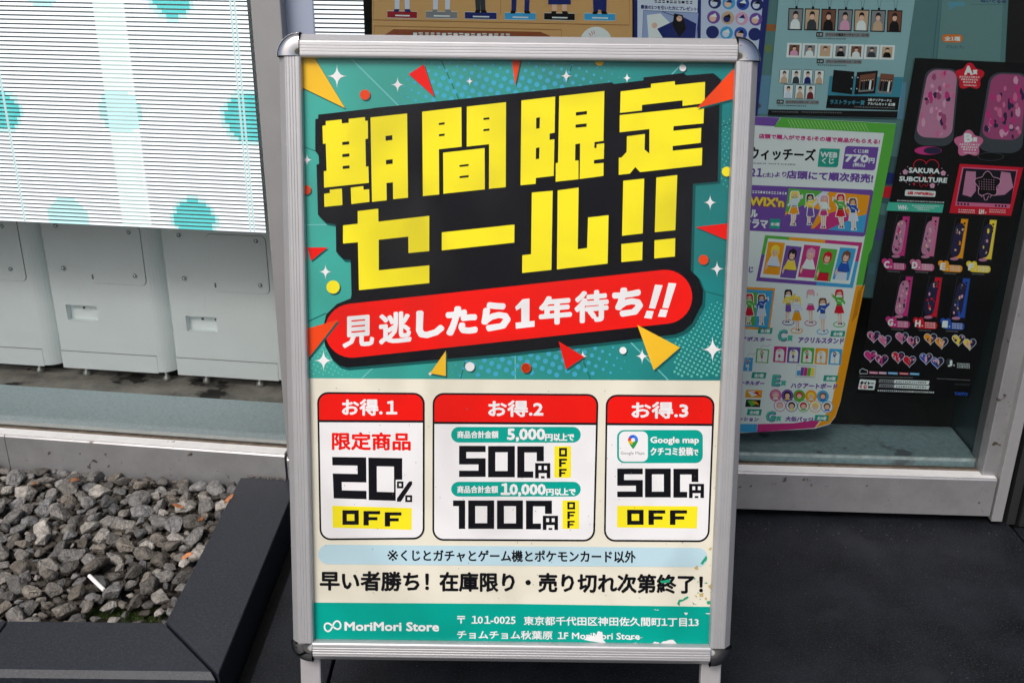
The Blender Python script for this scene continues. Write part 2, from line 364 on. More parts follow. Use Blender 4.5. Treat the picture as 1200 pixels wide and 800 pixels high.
# right jamb and corner strip
a0 = FR.sz(1151, 554, .012)[0]; a1 = FR.sz(1172, 552, .012)[0]
par(fbox(FR, 'jamb', a0+.0005, a1, .012, .075, ZS_R-.004, ZT, ALU, None, .002), right)
b0 = FR.sz(1162, 604)[0]; b1 = FR.sz(1175, 604)[0]
b0 = max(b0, S_R+.004)
par(fbox(FR, 'corner_strip', b0, max(b1, b0+.022), -.003, .02, .012, ZT, MUL, None, .001), right)
# interior return, black back panel, room shell
TEALP = mat('tinted_panel', 0, .18, 0, .12, 6, albedo=(.055, .085, .09))
par(fbox(FR, 'side_panel', sret+.002, sret+.012, .055, sdb+.25, ZLR-.05, ZT, TEALP), right)
par(fbox(FR, 'back_panel', .05, sret, sdb+.002, sdb+.02, ZLR-.1, ZT, DARK), right)
shell = tag(fbox(FR, 'wall_back', -2.2, 2.2, .95, 1.05, -.06, ZT+.2, DARK), kind='structure')
tag(fbox(FR, 'wall_upper', -2.6, 2.6, .0, .95, ZT, ZT+1.6, mat('fascia', 0, .6, 0, .1, 5, albedo=(.25, .25, .26))), kind='structure')
tag(fbox(FL, 'wall_left', -1.75, -1.602, 0, .95, -.06, ZT, MUL), kind='structure')
# dark tiled pier on the right
PIER = mat('pier_tile', 0, .3, 0, .2, 120, albedo=(.022, .022, .024))
ps = FR.sz(1186, 617, .0)[0]+.012
pier = tag(empty('tiled_pier', FR.W(ps, 0, 0)), 'black tiled wall pier beside the window corner', 'wall'); pier.matrix_world = Matrix.Translation(pier.location)
par(fbox(FR, 'core', ps+.004, ps+.7, .004, .5, -.03, ZT, DARK), pier)
for k in range(12):
    z0 = .0+k*.2
    par(fbox(FR, 'tile', ps, ps+.298, -.004, .0035, z0+.002, z0+.198, PIER, None, .001), pier)
par(fbox(FR, 'edge_post', ps-.022, ps-.004, .006, .5, -.0, ZT, mat('dark_metal', 0, .5, .3, albedo=(.03, .03, .032)), None, .001), pier)

# ================================================================== THINGS INSIDE THE LEFT WINDOW
BODY = mat('machine_shell', 0, .45, 0, .03, 8, albedo=(.83, .885, .88), spots=[(400, .78, (.3, .3, .29))])
SEAM = mat('machine_seam', 0, .6, albedo=(.12, .13, .13)); SCREW = mat('screw_head', 0, .25, .9, albedo=(.5, .55, .55))
FOOTM = mat('levelling_foot', 0, .3, .5, albedo=(.5, .5, .47))
ZM = ZLL-.002
dm = np.mean([FL.sd(97, 441, ZM)[1], FL.sd(236, 452, ZM)[1], FL.sd(310, 461, ZM)[1]])-.004
ZB = np.mean([zof(FL, 20, 426, dm), zof(FL, 140, 431, dm), zof(FL, 260, 443, dm)])
def FLM(s, z): return Matrix([[FL.e[i], (0, 0, 1)[i], -FL.i[i], FL.W(s, dm, z)[i]] for i in range(3)] + [[0, 0, 0, 1]])
def capsule_machine(sl, sr, label, panel, pocket, screws, feet, badge=None):
    """grey capsule machine seen from its back; local x along the window, y up, z to the street"""
    w_ = sr-sl; h = 1.25; dp = .34; r = .040
    root = tag(empty('capsule_machine', mw=FLM(sl, ZM)), label, 'machine', 'grey machines behind the glass')
    y0 = ZB-ZM
    loc = lambda u, v: ((lambda q: (q[0]-sl, q[1]-ZM))(FL.sz(u, v, dm)))
    vs_, fs = [], []
    def face(p):
        o = len(vs_); vs_.extend(p); fs.append(tuple(range(o, o+len(p))))
    outer = [(.004, y0), (w_-r, y0), (w_-r, h), (.004, h)]; holes = []
    if pocket:
        (x0, yb_), (x1, yt) = loc(pocket[0], pocket[3]), loc(pocket[2], pocket[1])
        holes = [[(x0, yb_), (x1, yb_), (x1, yt), (x0, yt)]]
        q = holes[0]
        for i in range(4):
            a, b = q[i], q[(i+1) % 4]; face([(a[0], a[1], 0), (b[0], b[1], 0), (b[0], b[1], -.018), (a[0], a[1], -.018)])
        face([(p[0], p[1], -.018) for p in q])
    loops = [outer]+holes; flat = [p for l in loops for p in l]
    for t in tessellate_polygon([[Vector((*p, 0)) for p in l] for l in loops]): face([(*flat[i], 0) for i in t])
    prof = [(w_-r, 0)] + [(w_-r+r*math.sin(a), -r+r*math.cos(a)) for a in np.linspace(.15, math.pi/2, 8)] + [(w_, -dp), (0, -dp), (0, -.004), (.004, 0)]
    for a, b in zip(prof[:-1], prof[1:]): face([(a[0], y0, a[1]), (b[0], y0, b[1]), (b[0], h, b[1]), (a[0], h, a[1])])
    face([(p[0], y0, p[1]) for p in prof]); face([(p[0], h, p[1]) for p in prof])
    me = bpy.data.meshes.new('shell'); me.from_pydata([tuple(map(float, p)) for p in vs_], [], fs)
    bm = bmesh.new(); bm.from_mesh(me); bmesh.ops.remove_doubles(bm, verts=bm.verts, dist=1e-5); bmesh.ops.recalc_face_normals(bm, faces=bm.faces); bm.to_mesh(me); bm.free()
    sh = link('shell', me, BODY, root)
    def plate(name, x0, ya, x1, yb2, z0, z1, m_, rr=.0, parent=root, bev=0):
        pts = rrect([(x0, yb2), (x1, yb2), (x1, ya), (x0, ya)], rr/(x1-x0), rr/(yb2-ya)) if rr else [(x0, ya), (x1, ya), (x1, yb2), (x0, yb2)]
        n = len(pts); o = pyd(name, [(*p, z0) for p in pts]+[(*p, z1) for p in pts], [tuple(range(n)), tuple(range(n, 2*n))]+[(i, (i+1) % n, n+(i+1) % n, n+i) for i in range(n)], m_, parent)
        return o
    plate('base_trim', .002, y0-.002, w_-r, y0+.042, .0003, .0016, BODY)
    plate('base_groove', .002, y0+.042, w_-r, y0+.0435, .0002, .0005, SEAM)
    if panel:
        (x0, ya), (x1, yb2) = loc(panel[0], panel[3]), loc(panel[2], panel[1])
        pp = plate('access_panel', x0+.0009, ya+.0009, x1-.0009, yb2-.0009, .0, .0025, BODY, .012)
        plate('panel_gap_shade', x0, ya, x1, yb2, -.0005, .0006, SEAM, .013, pp)  # dark backing plate stands in for the shade in the gap
        plate('slot', x0+.010, ya+.010, x0+.014, ya+.022, .002, .0028, SEAM, .0018, pp)
    for (u, v) in screws:
        x, y = loc(u, v); vs2, f2 = [], []
        n = 10
        for rr, z in ((.0052, 0), (.0050, .003), (.003, .0048), (.0001, .0054)): vs2 += [(x+rr*math.cos(k*2*math.pi/n), y+rr*math.sin(k*2*math.pi/n), z+.002) for k in range(n)]
        for j in range(3): f2 += [(j*n+k, j*n+(k+1) % n, (j+1)*n+(k+1) % n, (j+1)*n+k) for k in range(n)]
        pyd('screw', vs2, f2, SCREW, root, None, True)
    if pocket:
        for fx in (.42, .88):
            x = x0_ = loc(pocket[0], pocket[1])[0]*(1-fx)+loc(pocket[2], pocket[1])[0]*fx; y = loc(pocket[0], pocket[1])[1]-.008
            plate('bolt_hole', x-.003, y-.003, x+.003, y+.003, -.0182, -.0165, SEAM, .0028)
    if badge:
        (x0, ya), (x1, yb2) = loc(badge[0], badge[3]), loc(badge[2], badge[1]); plate('embossed_mark', x0, ya, x1, yb2, 0, .0006, BODY, .003)
    plate('undershade_box', .01, .001, w_-.02, y0+.004, -dp+.01, -.055, DARK)  # added black box, stands in for the shadow under the machine
    for fx in feet:
        vs2, f2 = [], []; n = 12
        for rr, y in ((.004, y0+.004), (.0042, .014), (.009, .009), (.0105, .0005)): vs2 += [(fx+rr*math.cos(k*2*math.pi/n), y, -.03+rr*math.sin(k*2*math.pi/n)) for k in range(n)]
        for j in range(3): f2 += [(j*n+k, j*n+(k+1) % n, (j+1)*n+(k+1) % n, (j+1)*n+k) for k in range(n)]
        f2.append(tuple(range(3*n, 4*n))); pyd('levelling_foot', vs2, f2, FOOTM, root, None, True)
    return root
z2 = Z(0, 240, 2.5)
sM = lambda u, v: FL.sz(u, v, dm)[0]
s12 = sM(73, 423); s23 = sM(208, 437); wM = s23-s12
zz = lambda *p: [z2([q])[0] for q in p]
def bx4(x0, y0, x1, y1): (a, b), (c, d) = z2([(x0, y0), (x1, y1)]); return a, b, c, d
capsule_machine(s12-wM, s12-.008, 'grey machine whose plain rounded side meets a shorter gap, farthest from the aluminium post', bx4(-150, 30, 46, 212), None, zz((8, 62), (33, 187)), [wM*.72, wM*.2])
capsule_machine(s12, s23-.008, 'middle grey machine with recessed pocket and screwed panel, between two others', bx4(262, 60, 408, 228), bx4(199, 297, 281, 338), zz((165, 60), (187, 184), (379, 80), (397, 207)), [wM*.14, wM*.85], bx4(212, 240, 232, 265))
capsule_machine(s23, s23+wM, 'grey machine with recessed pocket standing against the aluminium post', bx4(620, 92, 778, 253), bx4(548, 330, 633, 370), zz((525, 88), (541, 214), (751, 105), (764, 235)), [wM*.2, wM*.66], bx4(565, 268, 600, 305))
for o in COL.objects:
    if o.get('category') == 'machine' and 'farthest' in o['label']: o['label'] = 'grey machine with one screwed panel and no pocket, farthest from the aluminium post'

# ------------------------------------------------------------------ LED stripe screens
def led_mat(name, rgb, e):
    m = bpy.data.materials.new(name); m.use_nodes = True; n = m.node_tree; b = n.nodes['Principled BSDF']
    b.inputs['Base Color'].default_value = (.3, .3, .3, 1); b.inputs['Emission Color'].default_value = (*lin(rgb), 1); b.inputs['Emission Strength'].default_value = e; return m
LED_W = led_mat('led_white', (246, 250, 255), 1.0); LED_T = led_mat('led_teal', (40, 200, 200), .9); LED_T2 = led_mat('led_teal_pale', (185, 238, 238), .98); LED_M = led_mat('led_mint', (232, 250, 246), .95)
LED_B = mat('led_carrier', 0, .6, albedo=(.10, .11, .14)); LED_V = led_mat('cable_glow', (205, 235, 235), .62)  # cable emission stands in for screen light shining through
def led_screen(fr, s0, s1, z0, z1, pitch, dots, label, cables, mint=None):
    root = tag(empty('led_screen', fr.W(s1, LED_D, z0)), label, 'screen', 'lit stripe screens in the windows'); root.matrix_world = Matrix.Translation(root.location)
    n = int((z1-z0)/pitch); px = .008; ns = int((s1-s0)/px)
    for k in range(n):
        z = z0+k*pitch; vs_, fs, mi = [], [], []; hb = pitch*.66
        run = []
        for j in range(ns):
            s = s0+(j+.5)*px; c = 0
            for (cs, cz, cr) in dots:
                dd = math.hypot(s-cs, z+hb/2-cz)/abs(cr)
                if dd < 1.12 and c == 0: c = 4
                if dd < .93 and cr > 0: c = 1
            if c == 0 and mint and abs(s-mint[0]-mint[2]*(z-z0)) < mint[1]: c = 2
            if run and run[-1][2] == c: run[-1][1] = s0+(j+1)*px
            else: run.append([s0+j*px, s0+(j+1)*px, c])
        for a, b, c in run:
            o = len(vs_); vs_ += [fr.W(x, LED_D+d, zz_) for x in (a, b) for d in (0, .003) for zz_ in (z, z+hb)]
            fs += [tuple(o+i for i in f) for f in BOXF]; mi += [3, 3, c, 3, 3, 3]
        me = bpy.data.meshes.new('led_bar'); me.from_pydata([tuple(map(float, p)) for p in vs_], [], fs)
        me.polygons.foreach_set('material_index', mi); o = link('led_bar', me, [LED_W, LED_T, LED_M, LED_B, LED_T2]); par(o, root)
    for s, wd in cables: par(fbox(fr, 'cable', s-wd/2, s+wd/2, LED_D-.004, LED_D-.001, z0+.002, z1, LED_V), root)
LR = lambda u, v: FL.sz(u, v, LED_D)
dots = []
for u, v, r in ((2, 130, 22), (141, 131, -22), (290, 139, 27), (80, 255, -22), (228, 258, 25), (200, -6, 24), (48, -17, -20), (-60, 250, 23), (-75, 5, 22)):
    s, z = LR(u, v); dots.append((s, z, r*2.05/F_PX))
zl0 = np.mean([LR(0, 258)[1], LR(160, 266)[1], LR(315, 273)[1]])
nb = 57; zt_ = LR(0, -2)[1]; pitch = (zt_-LR(0, 258)[1])/54.5
mA, mB = LR(124, 5)[0], LR(160, 262)[0]; zA = LR(124, 5)[1]
led_screen(FL, -1.25, LR(316, 272)[0], zl0, 1.55, pitch, dots, 'wide white lit stripe screen with teal dots above the grey machines',
           [(LR(285, 140)[0]-.004, .003), (LR(285, 140)[0]+.004, .003), (LR(20, 200)[0], .003)], ((mA+mB)/2, .031, 0))
# pale strip down the screen; its backlit look is painted as emission
STRIP = mat('mount_strip', 0, .5, albedo=(.80, .86, .85))
scr = [o for o in COL.objects if o.get('category') == 'screen'][0]
par(fbox(FL, 'mount_strip', (mA+mB)/2-.031, (mA+mB)/2+.031, LED_D+.0045, LED_D+.006, zl0+.001, 1.55, led_mat('strip_glow', (222, 238, 234), .58)), scr)
LR2 = lambda u, v: FR.sz(u, v, LED_D)
led_screen(FR, LR2(366, 20)[0], LR2(429, 20)[0], zl0-.02, 1.5, pitch, [], 'narrow white lit stripe screen between the post and the tan poster', [], None)

# ================================================================== GRAVEL
STONE = mat('gravel_stone', 0, .72, 0, .55, 3.2, albedo=(.165, .166, .168), rand=.48, tint=(1.0, .87, .70), bump=.7, bscale=6)
STONE_L = mat('gravel_stone_pale', 0, .75, 0, .5, 3, albedo=(.34, .32, .29), rand=.25, bump=.7, bscale=6)
SV = []
for k in range(26):
    bm = bmesh.new(); e = (random.uniform(.85, 1.1), random.uniform(.6, .9), random.uniform(.4, .62))
    for i in range(19):
        d = Vector((random.gauss(0, 1), random.gauss(0, 1), random.gauss(0, 1))).normalized()*random.uniform(.84, 1.08)
        bm.verts.new((d.x*e[0], d.y*e[1], d.z*e[2]))
    bmesh.ops.convex_hull(bm, input=bm.verts); bmesh.ops.delete(bm, geom=[v for v in bm.verts if not v.link_faces], context='VERTS')
    bmesh.ops.bevel(bm, geom=bm.edges[:], offset=.05, segments=1, affect='EDGES')
    bmesh.ops.recalc_face_normals(bm, faces=bm.faces)
    me = bpy.data.meshes.new('stone'); bm.to_mesh(me); bm.free(); me.materials.append(STONE if k > 2 else STONE_L); SV.append(me)
def bedz(x, y):
    t = max(0, min(1, (x+.72)/.20)); u = max(0, min(1, (1.52-y)/.2)); return GZ+.016-.014*t*u
def inbed(x, y, r):
    if x > ki-r*.75 or y < KY1+r*.6 or x < -1.6: return False
    return (np.array([x, y, 0])-FL.W(0, 0, 0)) @ FL.i < -r*.55
def to_px(p):
    q = np.array(p)-CC; z = q @ CF; return 600+F_PX*(q @ CR)/z, 400+F_PX*(q @ CD)/z
placed = []; cells = {}
def near(x, y, r, k=.74):
    cx, cy = int(x/.075), int(y/.075)
    for i in range(-1, 2):
        for j in range(-1, 2):
            for (a, b, c) in cells.get((cx+i, cy+j), ()):
                if (a-x)**2+(b-y)**2 < ((c+r)*k)**2: return True
    return False
rng = random.Random(11)
for r, tries in ((.029, 40), (.0245, 300), (.0205, 1100), (.017, 3000), (.014, 4000), (.011, 6000), (.008, 6000)):
    for _ in range(tries):
        x, y = rng.uniform(-1.55, ki), rng.uniform(KY1, 1.98); rr = r*rng.uniform(.88, 1.12)
        if x > ki-.20 and y < KY1+.045+.05*(x-ki+.20)/.2 and (rr > .02 or rng.random() < .93): continue
        if not inbed(x, y, rr) or near(x, y, rr): continue
        placed.append((x, y, rr)); cells.setdefault((int(x/.075), int(y/.075)), []).append((x, y, rr))
def visible(p):
    u, v = to_px((p[0], p[1], .03)); return -15 < u < 300 and v < 740
vis = sorted([p for p in placed if visible(p)], key=lambda p: -p[2]); near_ = vis[:300]; ns_ = set(near_); rest = [p for p in placed if p not in ns_]
def stone_mx(x, y, r):
    return Matrix.Translation((x, y, bedz(x, y)+r*rng.uniform(.15, .55))) @ Matrix.Rotation(rng.uniform(0, 6.28), 4, 'Z') @ Matrix.Rotation(rng.gauss(0, .35), 4, 'X') @ Matrix.Rotation(rng.gauss(0, .3), 4, 'Y') @ Matrix.Diagonal((r*1.12, r*1.12, r*1.12, 1))
for p in near_:
    me = rng.choice(SV) if rng.random() > .03 else SV[rng.randrange(3)]
    o = bpy.data.objects.new('stone', me); COL.objects.link(o); o.parent = dirt; o.matrix_world = stone_mx(*p)
low = [(rng.uniform(-1.55, ki-.01), rng.uniform(KY1+.01, 1.9), rng.uniform(.006, .013)) for _ in range(2600)]
low = [p for p in low if inbed(*p) and not (p[0] > ki-.20 and p[1] < KY1+.08 and rng.random() < .85)]
SVD = [(np.array([v.co[:] for v in m_.vertices]), [tuple(p.vertices) for p in m_.polygons]) for m_ in SV]
gv, gf, off_ = [], [], 0
for k, p in enumerate(rest+low):
    v_, f_ = SVD[4+k % 22]; M_ = np.array(stone_mx(*p)); q = v_ @ M_[:3, :3].T + M_[:3, 3]
    if k >= len(rest): q[:, 2] -= .006
    gv.append(q); gf += [tuple(i+off_ for i in f) for f in f_]; off_ += len(v_)
me = bpy.data.meshes.new('small_gravel'); me.from_pydata(np.concatenate(gv).tolist(), [], gf)
tag(link('small_gravel', me, mat('gravel_fine', 0, .85, 0, .6, 45, albedo=(.045, .038, .030), bump=.3, bscale=130), dirt), kind='stuff')
gv, gf, off_ = [], [], 0
def grit(x, y, z, r):
    global off_
    v_, f_ = SVD[rng.randrange(4, 26)]; gv.append(v_*r+np.array([x, y, z+r*.3])); gf.extend(tuple(i+off_ for i in f) for f in f_); off_ += len(v_)
for k in range(150): p = FR.W(rng.uniform(.4, S_R+.05), -abs(rng.gauss(0, .05))-.004, 0); grit(p[0], p[1], 0, rng.uniform(.0006, .0018))
for k in range(160): grit(rng.uniform(-.35, 1.0), rng.uniform(.9, 1.75), 0, rng.uniform(.0005, .0013))
for k in range(90): p = FL.W(rng.uniform(-.085, -.0), -abs(rng.gauss(0, .004))-.004, 0); grit(p[0], p[1], KH, rng.uniform(.001, .003))
for k in range(60): p = FL.W(rng.uniform(-.6, -.01), rng.uniform(.002, .028), 0); grit(p[0], p[1], ZS_L, rng.uniform(.0006, .0016))
me = bpy.data.meshes.new('grit'); me.from_pydata(np.concatenate(gv).tolist(), [], gf)
tag(link('grit', me, mat('grit', 0, .9, 0, .8, 120, albedo=(.11, .10, .085))), 'scattered crumbs of grit along the sill and paving', 'grit', kind='stuff')
# moss in the thin corner
MOSS = mat('moss', 0, .95, 0, .5, 160, albedo=(.045, .075, .012))
vs_, fs = [], []
for cx, cy, cr in ((133, 714, .035), (166, 722, .04), (184, 716, .03), (115, 718, .03), (150, 718, .03)):
    c = hz(cx, cy, GZ+.004)
    for k in range(700):
        a, q = rng.uniform(0, 6.28), cr*math.sqrt(rng.random())
        x, y = c[0]+q*math.cos(a), c[1]+q*.6*math.sin(a)
        if x > ki-.002 or y < KY1+.002: continue
        h = rng.uniform(.004, .010)*(1.2-q/cr); t = rng.uniform(0, 6.28); o = len(vs_)
        vs_ += [(x+.0016*math.cos(t), y+.0016*math.sin(t), GZ-.001), (x-.0016*math.cos(t), y-.0016*math.sin(t), GZ-.001), (x+rng.gauss(0, .002), y+rng.gauss(0, .002), GZ+.001+h)]; fs.append((o, o+1, o+2))
me = bpy.data.meshes.new('moss'); me.from_pydata([tuple(map(float, p)) for p in vs_], [], fs)
tag(link('moss', me, MOSS), 'green moss on bare soil in the kerb corner', 'moss', kind='stuff')
# dead leaves and the butt
LEAFM = mat('dead_leaf', 0, .7, 0, .3, 80, albedo=(.34, .13, .05), rand=.45)
for (u, v, a, l, lab) in ((40, 566, 1.9, .022, 'curled orange leaf lying on gravel against the sill near the frame joint'), (88, 564, .3, .020, 'dark orange leaf lying on gravel under the middle machine'), (209, 593, .1, .018, 'orange leaf wedged between stones below the machine by the post'),
                         (235, 608, 1.4, .020, 'pale straw leaf lying beside the kerb'), (268, 584, 1.2, .018, 'red orange leaf on the bed edge touching the kerb'), (219, 652, .6, .020, 'orange leaf lying on dark soil by the kerb')):
    c = hz(u, v, GZ+.046); l *= rng.uniform(.9, 1.2); n = 8; vs_ = []
    for k in range(n+1):
        t = k/n; wd = .0042*math.sin(math.pi*min(1, t*1.02))**.7; 
        for sgn, up in ((-1, .003), (0, 0), (1, .003)): vs_.append(((t-.5)*2*l*.6, sgn*wd, up+.007*math.sin(t*3+u)))
    fs = [(3*k+j, 3*k+j+1, 3*k+j+4, 3*k+j+3) for k in range(n) for j in range(2)]
    o = pyd('dead_leaf', vs_, fs, LEAFM, None, Matrix.Translation(tuple(c)) @ Matrix.Rotation(a, 4, 'Z') @ Matrix.Rotation(.6, 4, 'X'), True)
    sm = o.modifiers.new('s', 'SOLIDIFY'); sm.thickness = .0006
    tag(o, lab, 'leaf', 'dead leaves on the gravel')
p0, p1 = hz(104.5, 674, .058), hz(122, 691, .050); ax = Vector(p1-p0); n = 12; vs_ = []; L_ = ax.length
for t, rr in ((0, .0001), (0, .0034), (.015, .0038), (.98, .0038), (1, .0034), (1, .0001)):
    vs_ += [(rr*math.cos(k*2*math.pi/n), rr*math.sin(k*2*math.pi/n), t*L_) for k in range(n)]
fs = [(j*n+k, j*n+(k+1) % n, (j+1)*n+(k+1) % n, (j+1)*n+k) for j in range(5) for k in range(n)]
o = pyd('paper_stick', vs_, fs, mat('white_paper', 0, .7, albedo=(.8, .8, .79)), None, Matrix.Translation(tuple(p0)) @ ax.to_track_quat('Z', 'Y').to_matrix().to_4x4(), True)
tag(o, 'short white paper stick dropped on the gravel', 'litter')

# ================================================================== THE SALE SIGN
SW, SHT = .635, .635*1.386
tl = np.array([-.30883554, -.40563474, 1.31201703]); av = np.array([.99992663, .01172502, -.00304333]); bv = np.array([-.01252717, .98762235, .15634951])
bv = bv-av*(av@bv); bv /= np.linalg.norm(bv)
toW = lambda v: v[0]*CR+v[1]*CD+v[2]*CF
ax_, by_ = toW(av), -toW(bv); nz_ = np.cross(ax_, by_)
TLw = CC+toW(tl); BASE = TLw-by_*SHT+ax_*SW/2          # bottom centre of the frame
SM = Matrix([[ax_[i], by_[i], nz_[i], BASE[i]] for i in range(3)]+[[0, 0, 0, 1]])
POSTER_Z = -.005
def SP(u, v):
    """photo pixel -> local x, y on the poster face"""
    r = ray(u, v); o = BASE+nz_*POSTER_Z; t = ((o-CC)@nz_)/(r@nz_); p = CC+r*t-BASE
    return float(p@ax_), float(p@by_)
sign = empty('sale_sign_stand', mw=SM); tag(sign, 'aluminium snap-frame sidewalk sign with yellow and black Japanese sale poster', 'sign')
bpy.context.view_layer.update()
RW = .0315; CL = .030                        # rail width, corner length
# rail profile: t from the outer edge inwards, height h
prof = [(0, -.016), (0, -.005), (.0012, -.003), (.0098, .0066), (.0115, .0072)]
t = .0115
for k in range(4): prof += [(t+.0006, .0070), (t+.0012, .0073), (t+.0038, .0074)]; t += .0038
prof += [(.0285, .0072), (.0305, .0060), (RW, .001), (RW, -.004), (RW-.004, -.016)]
def rail(name, pa, pb, inward):
    pa, pb, inward = map(np.array, (pa, pb, inward))
    g = lambda base: (lambda q, h: (*(base+inward*q), h))
    return extrude_prof(name, prof, g(pa), g(pb), ALU_SIGN, sign)
hw = SW/2
rail('rail', (-hw+CL, SHT), (hw-CL, SHT), (0, -1)); rail('rail', (-hw+CL, 0), (hw-CL, 0), (0, 1))
rail('rail', (-hw, CL), (-hw, SHT-CL), (1, 0)); rail('rail', (hw, CL), (hw, SHT-CL), (-1, 0))
# rounded chrome corners: the same profile swept through a quarter turn
def corner(cx, cy, a0):
    n = 12; vs_ = []; R_ = CL+.001
    pr = [(-.0008, -.016), (-.0008, -.002), (.0008, .003), (.004, .0068), (.010, .0092), (.018, .0095), (.026, .0085), (.031, .006), (.031, -.016)]
    for k in range(n+1):
        a = a0+k/n*math.pi/2
        for q, h in pr:
            rr = max(R_-q, 0.0); vs_.append((cx+rr*math.cos(a), cy+rr*math.sin(a), h))
    m_ = len(pr); fs = [(k*m_+j, k*m_+(j+1) % m_, (k+1)*m_+(j+1) % m_, (k+1)*m_+j) for k in range(n) for j in range(m_)]
    o = pyd('corner_cap', vs_, fs, CHROME, sign, None, True); return o
e_ = .0008
for cx, cy, a0 in ((-hw+CL-e_, SHT-CL+e_, math.pi/2), (hw-CL+e_, SHT-CL+e_, 0), (-hw+CL-e_, CL-e_, math.pi), (hw-CL+e_, CL-e_, 1.5*math.pi)): corner(cx, cy, a0)
def lbox(name, x0, x1, y0, y1, z0, z1, m_, bev=0., parent=None, M_=None):
    vs_ = [(x, y, z) for x in (x0, x1) for y in (y0, y1) for z in (z0, z1)]
    if M_ is not None: vs_ = [tuple(M_ @ Vector(p)) for p in vs_]
    o = pyd(name, vs_, BOXF, m_, parent or sign)
    if bev: bevel_me(o.data, bev)
    return o
lbox('back_panel', -hw+.006, hw-.006, .006, SHT-.006, -.015, -.0075, mat('grey_backing', 0, .7, albedo=(.4, .4, .4)))
legl = BASE[2]/by_[2]
lx0, lx1 = SP(350, 782)[0], SP(374, 782)[0]; rx0, rx1 = SP(823, 790)[0], SP(847, 790)[0]
LEGM = mat('leg_aluminium', 0, .4, .4, .05, 50, albedo=(.52, .51, .52))
for x0, x1 in ((lx0, lx1), (rx0, rx1)):
    lg = lbox('leg', x0, x1, -legl+.004, .10, -.030, -.016, LEGM, .002)
    lbox('foot_cap', x0-.001, x1+.001, -legl-.002, -legl+.02, -.033, -.013, mat('black_plastic', 0, .5, albedo=(.02, .02, .02)), .002, lg)
# rear half hinged at the top, leaning the other way
lean = 2*math.asin(nz_[2]) if abs(nz_[2]) < 1 else .4
RM = Matrix.Translation((0, SHT-.02, -.034)) @ Matrix.Rotation(abs(lean), 4, 'X') @ Matrix.Translation((0, -SHT+.02, 0))
lbox('rear_panel', -hw+.02, hw-.02, .03, SHT-.03, -.012, -.004, mat('grey_backing', 0, .7), 0, None, RM)
for x0, x1 in ((lx0, lx1), (rx0, rx1)): lbox('rear_leg', x0, x1, -legl+.0, SHT-.02, -.004, .008, LEGM, .002, None, RM)
# ---- poster and its print
pi_ = RW-.001
poster = lbox('poster', -hw+pi_, hw-pi_, pi_, SHT-pi_, -.0072, POSTER_Z-.0002, I_CREAM)
def PR(): return Print(SP, POSTER_Z)
x_l, x_r, y_b, y_t = -hw+pi_+.0005, hw-pi_-.0005, pi_+.0005, SHT-pi_-.0005
def clipped(P, pts, m_, layer):     # clip a pixel polygon to the poster's edges
    q = [SP(*p) for p in pts]
    for ax_i, lim, sg in ((0, x_l, 1), (0, x_r, -1), (1, y_b, 1), (1, y_t, -1)):
        out = []
        for i in range(len(q)):
            a, b = q[i-1], q[i]; ia, ib = sg*(a[ax_i]-lim) >= 0, sg*(b[ax_i]-lim) >= 0
            if ia != ib:
                tt = (lim-a[ax_i])/(b[ax_i]-a[ax_i]); out.append((a[0]+(b[0]-a[0])*tt, a[1]+(b[1]-a[1])*tt))
            if ib: out.append(b)
        q = out
        if not q: return
    tr = tessellate_polygon([[Vector((*p, 0)) for p in q]]); o = len(P.v); k = P.m(m_)
    P.v += [(*p, P.base+layer*1e-4) for p in q]
    for t3 in tr: P.fc.append(tuple(o+i for i in t3)); P.mi.append(k)

BACK = [(369.5, 140), (373, 139), (373, 134.5), (436, 127.3), (437, 126.8), (480, 122.5), (600, 110), (717, 96.7), (719.5, 98.7), (754, 94.5), (754, 91), (801.6, 85.8), (804, 88.7), (836, 86), (844.5, 94), (843, 127), (841, 213),
        (812, 215.5), (809.5, 317), (818, 325), (824, 340), (823, 356), (811, 379), (801, 388), (790, 392), (590, 414.6), (407, 430.5), (398, 428), (389, 420), (381, 405), (378.5, 384), (382.5, 368), (395, 356), (411, 349.5), (412, 345), (411, 304.5),
        (403, 304), (394, 295), (393.5, 263), (382, 261), (372.6, 251.6), (371, 193), (374, 192), (373.5, 182.6), (369.5, 177)]
H = PR()
clipped(H, [(340, 60), (880, 60), (880, 445.8), (600, 444.4), (340, 442.8)], I_BURST, 1)
# rays
for a, b, wd, c in (((411.5, 69), (468, 125), 1.6, I_TLN), ((517, 71), (538, 117), 1.0, I_TDK), ((671, 74), (665, 96), 1.0, I_TDK), ((800, 74), (785, 90), 1.4, I_TLN), ((353, 171), (372, 178), .9, I_TDK), ((355, 263.5), (393, 263), 1.3, I_TLN),
                    ((356, 379), (382, 367), 1.2, I_TDK), ((845, 148), (862, 143), .9, I_TDK), ((822, 340), (851, 348), .9, I_TDK), ((738, 400), (783, 445), 1.3, I_TLN), ((683, 422), (692, 444), .9, I_TDK), ((603.5, 413), (604, 444), 1.2, I_TLN), ((437, 431), (424, 443), 1.2, I_TLN), ((545, 424), (540, 443), .9, I_TDK)):
    H.line(a, b, wd, c, 2)
